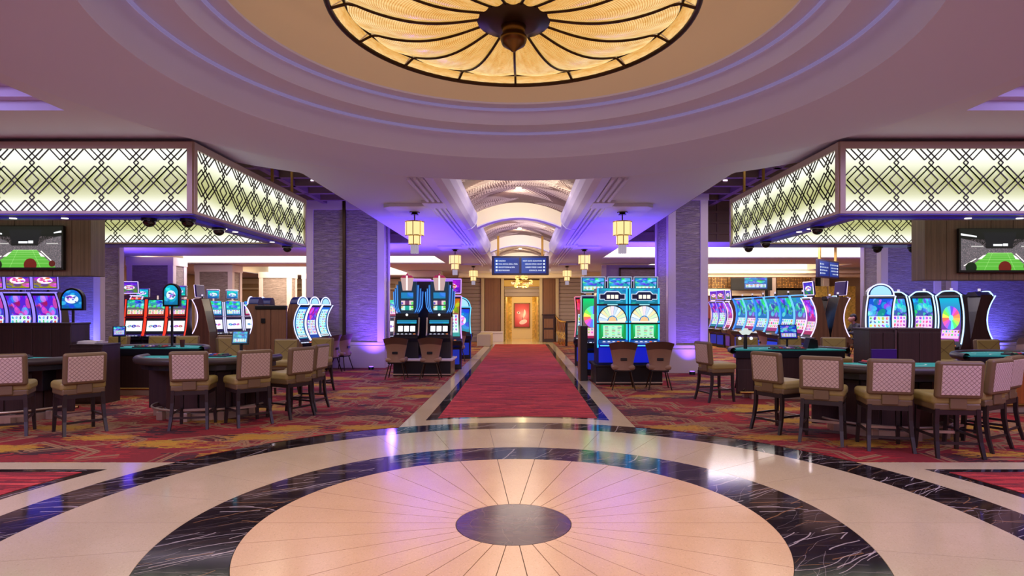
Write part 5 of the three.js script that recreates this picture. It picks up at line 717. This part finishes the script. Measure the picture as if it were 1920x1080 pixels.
// ------------------------------------------------------------------ person on a slot chair at the far machines
{
  const P = { head: [0, 1.3, 0.12], neck: [0, 1.14, 0.06], chest: [0, 0.98, 0.0], belly: [0, 0.72, -0.08], hip: [0, 0.6, -0.1], sl: [-0.19, 1.06, 0.0], sr: [0.19, 1.06, 0.0], el: [-0.25, 0.84, 0.18], er: [0.25, 0.84, 0.18], wl: [-0.14, 0.84, 0.42], wr: [0.14, 0.84, 0.42], hl: [-0.09, 0.59, -0.06], hr: [0.09, 0.59, -0.06], kl: [-0.12, 0.57, 0.34], kr: [0.12, 0.57, 0.34], al: [-0.12, 0.1, 0.3], ar: [0.12, 0.1, 0.3], tl: [-0.12, 0.05, 0.44], tr: [0.12, 0.05, 0.44] };
  const field = (bones, box0, size, res, k = 0.03) => {
    const mc = new MarchingCubes(res, new THREE.MeshBasicMaterial(), false, false, 60000); mc.isolation = 0; const hsz = size / 2, A = new THREE.Vector3(), q = new THREE.Vector3();
    const segs = bones.map(([a, b, ra, rb]) => ({ a: new THREE.Vector3(...a), d: new THREE.Vector3(...b).sub(new THREE.Vector3(...a)), ra, rb }));
    for (let z = 0; z < res; z++) for (let y = 0; y < res; y++) for (let x = 0; x < res; x++) {
      q.set(box0[0] + (x / res * 2 - 1) * hsz, box0[1] + (y / res * 2 - 1) * hsz, box0[2] + (z / res * 2 - 1) * hsz); let m = 1e9;
      for (const s of segs) { A.copy(q).sub(s.a); const t = Math.min(1, Math.max(0, A.dot(s.d) / Math.max(1e-9, s.d.lengthSq()))), dd = A.addScaledVector(s.d, -t).length() - (s.ra + (s.rb - s.ra) * t), h = Math.max(0, 1 - Math.abs(m - dd) / k); m = Math.min(m, dd) - h * h * k / 4; }
      mc.field[x + y * res + z * res * res] = -m;
    }
    mc.update(); const n = mc.count, g = new THREE.BufferGeometry(); g.setAttribute('position', new THREE.BufferAttribute(mc.positionArray.slice(0, n * 3), 3)); g.setAttribute('normal', new THREE.BufferAttribute(mc.normalArray.slice(0, n * 3), 3)); g.setAttribute('uv', new THREE.BufferAttribute(new Float32Array(n * 2), 2)); return g.scale(hsz, hsz, hsz).translate(...box0);
  };
  const skin = std(0xb98468, { roughness: 0.6 }), limb = [[P.chest, P.belly, 0.13, 0.12], [P.belly, P.hip, 0.12, 0.13], [P.chest, P.neck, 0.1, 0.05], [P.neck, P.head, 0.052, 0.06], [P.sl, P.el, 0.05, 0.042], [P.sr, P.er, 0.05, 0.042], [P.el, P.wl, 0.04, 0.028], [P.er, P.wr, 0.04, 0.028], [P.hl, P.kl, 0.085, 0.06], [P.hr, P.kr, 0.085, 0.06], [P.kl, P.al, 0.055, 0.036], [P.kr, P.ar, 0.055, 0.036], [P.al, P.tl, 0.036, 0.03], [P.ar, P.tr, 0.036, 0.03], [P.sl, P.sr, 0.06, 0.06]];
  const head = [[[0, 1.33, 0.1], [0, 1.3, 0.12], 0.095, 0.09], [[0, 1.24, 0.17], [0, 1.27, 0.16], 0.05, 0.06], [[0, 1.3, 0.2], [0, 1.28, 0.222], 0.012, 0.016], [[-0.09, 1.3, 0.11], [-0.095, 1.32, 0.11], 0.018, 0.02], [[0.09, 1.3, 0.11], [0.095, 1.32, 0.11], 0.018, 0.02]];
  const hand = (s) => { const w = s < 0 ? P.wl : P.wr, f = []; f.push([w, [w[0], w[1] - 0.005, w[2] + 0.08], 0.026, 0.036]); for (let k = 0; k < 4; k++) f.push([[w[0] - 0.03 + k * 0.02, w[1], w[2] + 0.09], [w[0] - 0.033 + k * 0.022, w[1] - 0.03, w[2] + 0.15 + (k === 1 || k === 2 ? 0.015 : 0)], 0.0095, 0.008]); f.push([[w[0] - s * 0.03, w[1], w[2] + 0.03], [w[0] - s * 0.055, w[1] - 0.015, w[2] + 0.085], 0.012, 0.009]); return f; };
  const o = thing('person', 'seated person with dark hair in a grey shirt facing left beyond the machines', 'person', [10.9, 19.3, 0.03], -Math.PI / 2);
  mesh('body', [field(limb, [0, 0.72, 0.12], 1.6, 84), field(head, [0, 1.3, 0.13], 0.34, 48, 0.05), field(hand(-1), [P.wl[0], P.wl[1], P.wl[2] + 0.08], 0.24, 52, 0.01), field(hand(1), [P.wr[0], P.wr[1], P.wr[2] + 0.08], 0.24, 52, 0.01)], skin, o);
  mesh('shirt', field([[P.chest, P.belly, 0.145, 0.14], [P.belly, [0, 0.6, -0.09], 0.14, 0.145], [P.chest, [0, 1.08, 0.03], 0.12, 0.085], [P.sl, P.sr, 0.078, 0.078], [P.sl, P.el, 0.068, 0.058], [P.sr, P.er, 0.068, 0.058], [P.el, [-0.18, 0.84, 0.34], 0.055, 0.046], [P.er, [0.18, 0.84, 0.34], 0.055, 0.046]], [0, 0.85, 0.08], 0.9, 60, 0.05), std(0x3a3836, { roughness: 0.85 }), o);
  mesh('trousers', field([[P.hl, P.hr, 0.125, 0.125], [P.hl, P.kl, 0.105, 0.078], [P.hr, P.kr, 0.105, 0.078], [P.kl, P.al, 0.075, 0.055], [P.kr, P.ar, 0.075, 0.055]], [0, 0.36, 0.12], 0.9, 60, 0.03), std(0x17171c, { roughness: 0.85 }), o);
  mesh('hair', field([[[0, 1.37, 0.07], [0, 1.36, 0.1], 0.098, 0.09], [[0, 1.3, 0.03], [0, 1.26, 0.04], 0.075, 0.06]], [0, 1.32, 0.08], 0.36, 48, 0.04), std(0x1a120e, { roughness: 0.7 }), o);
  mesh('shoe', [box(0.09, 0.07, 0.24, -0.12, 0.035, 0.38, 0.03), box(0.09, 0.07, 0.24, 0.12, 0.035, 0.38, 0.03)], M.blk, o);
  for (const s of [-1, 1]) mesh('eye', ball(0.011, s * 0.034, 1.315, 0.2), M.blk, o); mesh('mouth', box(0.04, 0.008, 0.012, 0, 1.238, 0.215), std(0x8a4a40), o);
  CH('slot chair carrying the seated person beyond the machines', 11.02, 19.3, Math.PI / 2);
}
renderer.render(scene, camera);
